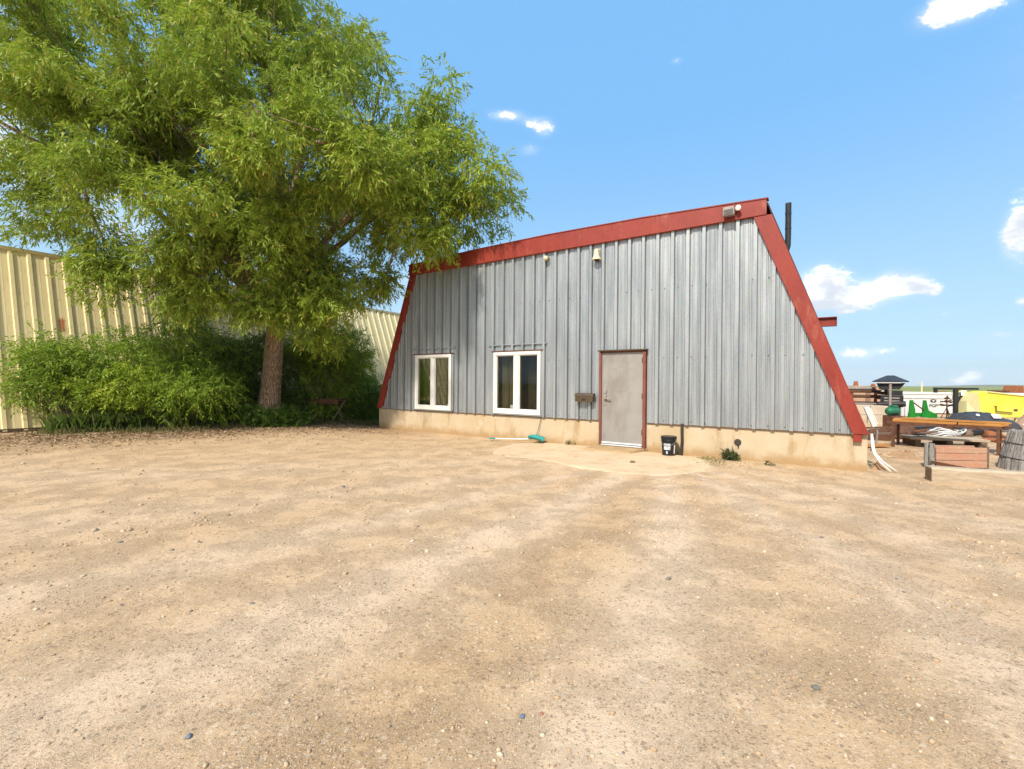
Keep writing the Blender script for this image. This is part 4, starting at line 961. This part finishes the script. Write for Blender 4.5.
# dark canopy on a post over a machine
t = thing('canopy', 'small dark hipped canopy on a grey post above a black machine', 'canopy', (15.98,19.55,0), math.radians(-40))
MB().tube([(0,-.35,-.05),(0,-.35,1.65)], .05, 12).build('post', M['pipe_grey'], t); MB().tube([(0,.34,-.05),(0,.34,1.65)], .05, 12).build('post', M['dark_metal'], t)
mb = MB(); hw, hd_ = .60,.46; mb.add([(-hw,-hd_,1.68),(hw,-hd_,1.68),(hw,hd_,1.68),(-hw,hd_,1.68),(-.12,0,1.93),(.12,0,1.93)], [(0,1,5,4),(1,2,5),(2,3,4,5),(3,0,4)])
rf = mb.build('roof', M['navy'], t); s_ = rf.modifiers.new('thick','SOLIDIFY'); s_.thickness = .03
mb = MB()
for y_ in (-hd_+.04, hd_-.04): mb.box((-.05,y_,1.63),(.8,.03,.06))
mb.build('trim', M['white_steel'], t); mb = MB()
mb.prism([(-.36,1.34),(.30,1.34),(.48,1.61),(-.46,1.61)], -.3, .3); mb.build('frame', M['dark_metal'], t)
mc = MB(); mc.box((.05,.05,.55),(.75,.6,1.1)); mc.box((.15,0,1.2),(.5,.5,.2)); mc.tube([(-.4,-.2,.7),(.5,-.25,.75)], .12, 14); mc.tube([(-.3,-.3,.3),(.4,-.3,.3)], .17, 14); mch = mc.build('machine', M['dark_metal'], t, bevel=.02)
mb = MB(); 
for z_ in (.5,.62,.74,.86,.98): mb.box((.05,-.262,z_),(.5,.01,.05))
mb.build('grille', M['pipe_grey'], mch); MB().tube([(-.25,-.2,1.25),(-.25,-.2,1.5)], .06, 10).build('exhaust', M['white_steel'], mch)
# green pump with white cylinders
t = thing('pump', 'dark green rounded pump with two white cylinders at the bench end', 'pump', (13.45,16.3,.0), .2)
MB().box((0,0,.22),(.5,.4,.44)).build('base', M['rust'], t, bevel=.02)
MB().tube([(-.30,0,.60),(-.22,0,.60),(.12,0,.60),(.22,0,.60)], [.08,.14,.14,.08], 20).build('body', M['dark_green'], t, smooth=True)
MB().box((.0,0,.76),(.2,.16,.10)).build('cap', M['dark_green'], t, bevel=.02)
for x_ in (.22,.38): MB().tube([(x_,-.12,.44),(x_,-.12,.74)], .05, 12).build('cylinder', M['white_steel'], t)
# green loader forks
t = thing('loader_forks', 'pair of bright green upright loader forks in front of the white container', 'forks', (18.85,21.95,0), math.radians(-6))
for x_, L_ in ((.0,.45),(.58,.75)):
    MB().prism([(x_-.02,-.02),(x_+.30 if L_ < .5 else x_+.62,-.02),(x_+.22 if L_ < .5 else x_+.6,.16),(x_+.24,.34),(x_+.17,.62),(x_+.14,.82),(x_+.03,.82),(x_,.5)], -.05, .05).build('fork', M['green'], t, bevel=.01)
MB().box((.35,.16,.12),(1.1,.12,.16)).build('cross_bar', M['green'], t, bevel=.01)
MB().tube([(.1,-.02,.75),(.6,-.06,.35)], .03, 8).build('ram', M['rust'], t)
# rusty tiered spindle
t = thing('spindle', 'rusty tiered spindle on a thin stand before the white container', 'spindle', (20.3,21.6,0), .5)
MB().tube([(0,0,-.02),(0,0,1.05)], .025, 8).build('shaft', M['rust'], t)
for z_, r_ in ((.95,.10),(.78,.25),(.60,.33)):
    mb = MB()
    for k in range(7):
        a = k*.9+z_*3; mb.beam((0,0,z_),(r_*math.cos(a),r_*math.sin(a),z_+.06*math.sin(k*2)),.05,.045)
    mb.build('arm', M['rust'], t)
for k in range(3): MB().tube([(0,0,.5),(.22*math.cos(k*2.1),.22*math.sin(k*2.1),-.02)], .016, 6).build('leg', M['rust'], t)
# long white container with stencilled mark
t = thing('container', 'long low white container with a dark emblem and lettering on its side', 'container', (21.0,24.94,0), math.atan2(-1.32,5.02))
LC = 9.0
MB().box((LC/2,1.1,.56),(LC,2.2,1.02)).build('body', M['white_steel'], t, bevel=.02)
MB().box((LC/2,1.1,1.10),(LC+.08,2.28,.10)).build('rim', M['white_pvc'], t, bevel=.012); MB().box((LC/2,-.015,.86),(LC,.05,.06)).build('rail', M['white_steel'], t, bevel=.01)
mb = MB()
for k in range(6): mb.box((.5+1.5*k,-.008,.46),(.05,.03,.74))
mb.build('stiffener', M['white_steel'], t); MB().box((LC/2,1.1,.0),(LC-.1,2.0,.12)).build('skid', M['dark_wood'], t)
text_mesh('lettering', 'PGP', .21, M['ink'], t, (1.42,-.006,.44), (math.radians(90),0,0))
em = MB(); em.tube([(1.42,-.004,.70),(1.42,-.012,.70)], .10, 20); em.box((1.31,-.008,.70),(.04,.01,.15)); em.box((1.53,-.008,.70),(.04,.01,.15)); eo = em.build('emblem', M['ink'], t)
MB().box((1.42,-.016,.70),(.035,.006,.13)).build('emblem_bar', M['white_steel'], eo); MB().box((1.42,-.0165,.72),(.13,.006,.025)).build('emblem_bar', M['white_steel'], eo)
MB().box((-.12,.1,.82),(.14,.14,.42)).build('corner_post', M['old_wood'], t, bevel=.01)
# black T shaped stand
t = thing('steel_stand', 'black T shaped steel stand with a white plate beside the yellow hopper', 'stand', (19.6,20.45,0), -.1)
MB().box((0,0,.66),(.15,.12,1.36)).build('post', M['dark_metal'], t, bevel=.006); MB().box((.0,0,1.385),(1.75,.14,.09)).build('cross_bar', M['dark_metal'], t, bevel=.006)
mb = MB(); mb.beam((.02,0,.75),(.38,0,1.34),.08,.06); mb.build('brace', M['dark_metal'], t); MB().box((-.82,0,1.28),(.12,.1,.16)).build('hook', M['dark_metal'], t, bevel=.01)
MB().box((.27,-.07,1.20),(.22,.012,.24)).build('plate', M['white_pvc'], t, bevel=.004); MB().box((0,0,.015),(.5,.5,.05)).build('foot', M['dark_metal'], t)
# yellow hopper
t = thing('hopper', 'large bright yellow steel hopper with a faded end face', 'hopper', (19.75,19.75,0), math.radians(-4))
mb = MB(); outl = [(.30,.12),(1.95,.20),(2.0,1.13),(.50,1.30),(.12,1.22)]; mb.prism(outl, 0, 1.3); bd = mb.build('body', M['yellow'], t, bevel=.03)
MB().add([(.30,-.004,.12),(.12,-.004,1.22),(-.02,.35,.85),(-.02,.35,.05),(-.02,1.0,.85),(-.02,1.0,.05),(.12,1.3,1.22),(.30,1.3,.12)], [(0,3,2,1),(2,3,5,4),(4,5,7,6),(1,2,4,6),(0,3,5,7)]).build('end_face', M['yellow_fade'], t)
MB().beam((.5,-.01,1.27),(2.02,-.01,1.11),.06,.05).build('lip', M['yellow_fade'], t, bevel=.004)
mb = MB(); mb.tube([(.80,-.0,.66),(.80,-.06,.66),(.80,-.06,.44),(1.45,-.06,.38)], .022, 8); mb.build('handle', M['rust'], bd); MB().box((1.62,-.01,.50),(.14,.02,.08)).build('bracket', M['rust'], bd)
for x_ in (.45,1.8):
    for y_ in (.15,1.15): MB().box((x_,y_,.06),(.1,.1,.2)).build('leg', M['yellow_fade'], t)
# tarp covered load
t = thing('tarp_load', 'charcoal tarp draped over a long load with white tags in front of the hopper', 'tarp', (15.75,16.2,0), math.radians(-2))
V = []; F = []; nx_, ny_ = 26, 14
for i in range(nx_+1):
    for j in range(ny_+1):
        u_, q = i/nx_, j/ny_; prof_ = min(1, 1.6*q)*min(1,(1-q)*2.2+.0)
        hgt = (.50+.10*math.sin(u_*5+.5)+.05*math.sin(u_*13+q*4))*(min(1, q/.42)**.7)*(1 if q < .7 else (1-q)/.3)
        hgt *= min(1,(u_+.02)/.12)*min(1,(1.0-u_)/.25+.0)
        V.append((2.25*u_+.08*math.sin(q*6), 1.5*q-.5, max(-.02, hgt+.015*math.sin(i*1.7+j*2.3)-.02)))
for i in range(nx_):
    for j in range(ny_): F.append((i*(ny_+1)+j,(i+1)*(ny_+1)+j,(i+1)*(ny_+1)+j+1,i*(ny_+1)+j+1))
tp = MB().add(V, F).build('tarp', M['tarp'], t, smooth=True)
MB().box((1.05,-.12,.46),(.26,.02,.17), Matrix.Rotation(-.7,3,'X')).build('tag', M['sticker'], tp); MB().box((.45,-.1,.5),(.10,.02,.08), Matrix.Rotation(-.7,3,'X')).build('tag', M['sticker'], tp); MB().box((1.85,-.35,.2),(.3,.02,.05), Matrix.Rotation(-.8,3,'X')).build('tag', M['sticker'], tp)
# far things beyond the container
t = thing('pole', 'thin pale pole standing behind the white container', 'pole', (26.55,30,0)); MB().tube([(0,0,-.1),(0,0,1.66)], .045, 10).build('shaft', M['cream'], t); MB().lathe([(.06,0),(.06,.05),(.02,.07)], (0,0,1.66), 10).build('cap', M['cream'], t)
def machine(loc, rz, sc_, label, mat, dark):
    t = thing('farm_machine', label, 'machine', loc, rz); k = sc_
    MB().box((1.2*k,0,.75*k),(2.4*k,1.3*k,.55*k)).build('body', mat, t, bevel=.04*k); MB().prism([(1.5*k,1.03*k),(2.3*k,1.03*k),(2.2*k,1.6*k),(1.7*k,1.6*k)], -.5*k, .5*k).build('cab', mat, t, bevel=.03*k)
    MB().box((.5*k,0,1.12*k),(.9*k,1.0*k,.18*k)).build('hood', dark, t, bevel=.03*k)
    for x_ in (.45,1.95):
        for y_ in (-.75,.75): MB().tube([(x_*k,(y_-.1)*k,.42*k),(x_*k,(y_+.1)*k,.42*k)], .42*k, 18).build('wheel', M['dark_metal'], t)
    MB().beam((-.9*k,0,.9*k),(.1*k,0,1.0*k),.14*k,.1*k).build('boom', dark, t)
machine((41.5,40,-.1), .1, 1.05, 'rusty red old farm machine far off by the right photo edge', M['rust_lite'], M['rust'])
machine((37.4,40.5,-.15), .0, .62, 'dark small old machine right of the orange one in the distance', M['rust'], M['dark_metal'])
machine((35.6,40.2,-.2), -.1, .78, 'orange old machine low in the distance behind the white container', M['rust_lite'], M['rust_lite'])
for k, (x_, y_, h_, lab) in enumerate(((29.7,40,1.95,'short reddish stack on the skyline beside the building'),(31.2,40,1.75,'stubby pinkish stack on the skyline left of the dark canopy'))):
    t = thing('chimney_stack', lab, 'chimney', (x_,y_,-.1)); MB().box((0,0,h_*.4),(1.0,.9,h_*.8)).build('base', M['pink_soil'], t, bevel=.02); MB().tube([(0,0,h_*.75),(0,0,h_)], [.2,.14], 12).build('flue', M['rust_lite'], t)
# ------------------------------------------------------------------ camera, sky, sun
cam = bpy.data.cameras.new('camera'); co = bpy.data.objects.new('camera', cam); COL.objects.link(co)
cam.sensor_width = 36; cam.lens = 36*463/1024; cam.clip_start = .05; cam.clip_end = 30000
co.matrix_world = Matrix.Translation((0,0,1.5)) @ Matrix.Rotation(math.radians(90-.242), 4, 'X') @ Matrix.Rotation(math.radians(.4565), 4, 'Z')
sc.camera = co
EL = math.radians(45); SAZ = math.atan2(-.56, -.83)
S = Vector((math.sin(SAZ)*math.cos(EL), math.cos(SAZ)*math.cos(EL), math.sin(EL)))
sl = bpy.data.lights.new('sun', 'SUN'); sl.energy = 3.6; sl.angle = math.radians(2.5); sl.color = (1, .94, .85)
so = bpy.data.objects.new('sun', sl); COL.objects.link(so); so.rotation_euler = S.to_track_quat('Z', 'Y').to_euler(); so.location = (-20,-20,30)
SKY = .11; EXPO = .70
w = bpy.data.worlds.new('World'); sc.world = w; w.use_nodes = True; w.node_tree.nodes.clear(); g = NG(w.node_tree)
sky = g.node('ShaderNodeTexSky', sky_type='NISHITA', sun_disc=False, sun_elevation=EL, sun_rotation=SAZ, altitude=600, air_density=1.0, dust_density=.15, ozone_density=1.0)
dirn = g.node('ShaderNodeTexCoord').outputs['Generated']
x, y, z = g.sep(dirn)[:3]
az = g.math('ARCTAN2', x, y); el = g.math('ARCSINE', z)
acc = None
clouds_and_fill = [ # azimuth, elevation, half width, half height (degrees), strength
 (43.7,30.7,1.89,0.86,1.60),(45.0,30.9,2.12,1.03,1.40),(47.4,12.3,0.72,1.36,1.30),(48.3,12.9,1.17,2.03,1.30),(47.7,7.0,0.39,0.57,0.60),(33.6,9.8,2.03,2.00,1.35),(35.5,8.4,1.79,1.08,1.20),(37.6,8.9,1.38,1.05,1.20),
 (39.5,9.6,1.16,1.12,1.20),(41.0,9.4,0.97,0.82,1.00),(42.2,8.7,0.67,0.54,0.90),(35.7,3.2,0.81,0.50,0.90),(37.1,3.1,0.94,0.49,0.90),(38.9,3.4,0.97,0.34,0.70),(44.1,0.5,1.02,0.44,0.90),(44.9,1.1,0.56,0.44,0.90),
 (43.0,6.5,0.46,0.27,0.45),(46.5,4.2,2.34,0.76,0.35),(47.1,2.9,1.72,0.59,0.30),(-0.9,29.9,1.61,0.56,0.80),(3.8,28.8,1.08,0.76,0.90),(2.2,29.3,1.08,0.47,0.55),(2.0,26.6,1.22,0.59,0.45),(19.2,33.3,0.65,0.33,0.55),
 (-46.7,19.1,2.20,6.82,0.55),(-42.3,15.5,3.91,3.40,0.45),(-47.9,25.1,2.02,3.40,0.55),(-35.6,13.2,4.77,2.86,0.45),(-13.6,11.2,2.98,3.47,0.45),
 (62,24,10,6,1),(80,40,14,9,1),(95,18,16,8,1),(-85,28,16,12,1.2),(-112,40,18,16,1.4),(150,26,20,14,1.4),(172,46,22,14,1.4),(-150,22,20,12,1.4),(-140,50,24,12,1.3),(120,34,20,12,1.2),(-175,18,20,9,1.3)]  # unseen cloud banks beside and behind the camera, added as fill light
for a0, e0, wa, we, st in clouds_and_fill:
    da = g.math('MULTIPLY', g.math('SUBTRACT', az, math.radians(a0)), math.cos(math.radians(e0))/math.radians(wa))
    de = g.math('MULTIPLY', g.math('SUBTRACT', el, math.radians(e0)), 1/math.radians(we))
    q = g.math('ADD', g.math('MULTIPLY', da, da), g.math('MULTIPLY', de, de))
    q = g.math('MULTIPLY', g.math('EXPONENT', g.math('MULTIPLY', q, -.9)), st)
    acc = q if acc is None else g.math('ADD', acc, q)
cv = g.mapping(dirn, (1,1,1.7))
n1 = g.noise(cv, 26, 10, .68, .25); n2 = g.noise(cv, 5, 5, .55)
cl = g.math('ADD', acc, g.math('ADD', g.math('MULTIPLY', g.math('SUBTRACT', n1, .5), 2.9), g.math('MULTIPLY', g.math('SUBTRACT', n2, .5), .5)))
cl = g.math('MULTIPLY', g.ramp(cl, .38, .92), g.ramp(acc, .06, .35))
skc = sky.outputs[0]
cw = 1/(SKY*2**EXPO)
skc = g.mix(.85, skc, g.mix(g.ramp(el, 0, math.radians(30)), (.50*cw,.80*cw,1.04*cw), (.235*cw,.585*cw,1.06*cw)))
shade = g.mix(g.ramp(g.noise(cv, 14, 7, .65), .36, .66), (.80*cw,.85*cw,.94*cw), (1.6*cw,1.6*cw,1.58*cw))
veil = g.math('MULTIPLY', g.ramp(acc, .04, .9), g.ramp(n2, .35, .65, .12, .42))
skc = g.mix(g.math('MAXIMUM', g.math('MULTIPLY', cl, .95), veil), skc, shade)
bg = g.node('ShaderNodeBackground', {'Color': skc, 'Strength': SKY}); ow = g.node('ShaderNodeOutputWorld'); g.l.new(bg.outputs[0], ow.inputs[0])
vs = sc.view_settings; vs.view_transform = 'Standard'; vs.look = 'None'; vs.exposure = EXPO; vs.gamma = 1; vs.use_curve_mapping = False
sc.cycles.max_bounces = 6; sc.cycles.transparent_max_bounces = 12; sc.cycles.use_denoising = True

# ------------------------------------------------------------------ the air: one closed box of thin even haze round everything
m = bpy.data.materials.new('thin_haze'); m.use_nodes = True; m.node_tree.nodes.clear(); g = NG(m.node_tree)
pv = g.node('ShaderNodeVolumePrincipled', {'Color': (1,1,1,1), 'Density': .00016}); pv.inputs['Anisotropy'].default_value = .2
oo = g.node('ShaderNodeOutputMaterial'); g.l.new(pv.outputs[0], oo.inputs['Volume'])
hz = MB().box((0,0,30), (9000,9000,220)).build('haze', m); tag(hz, kind='stuff')
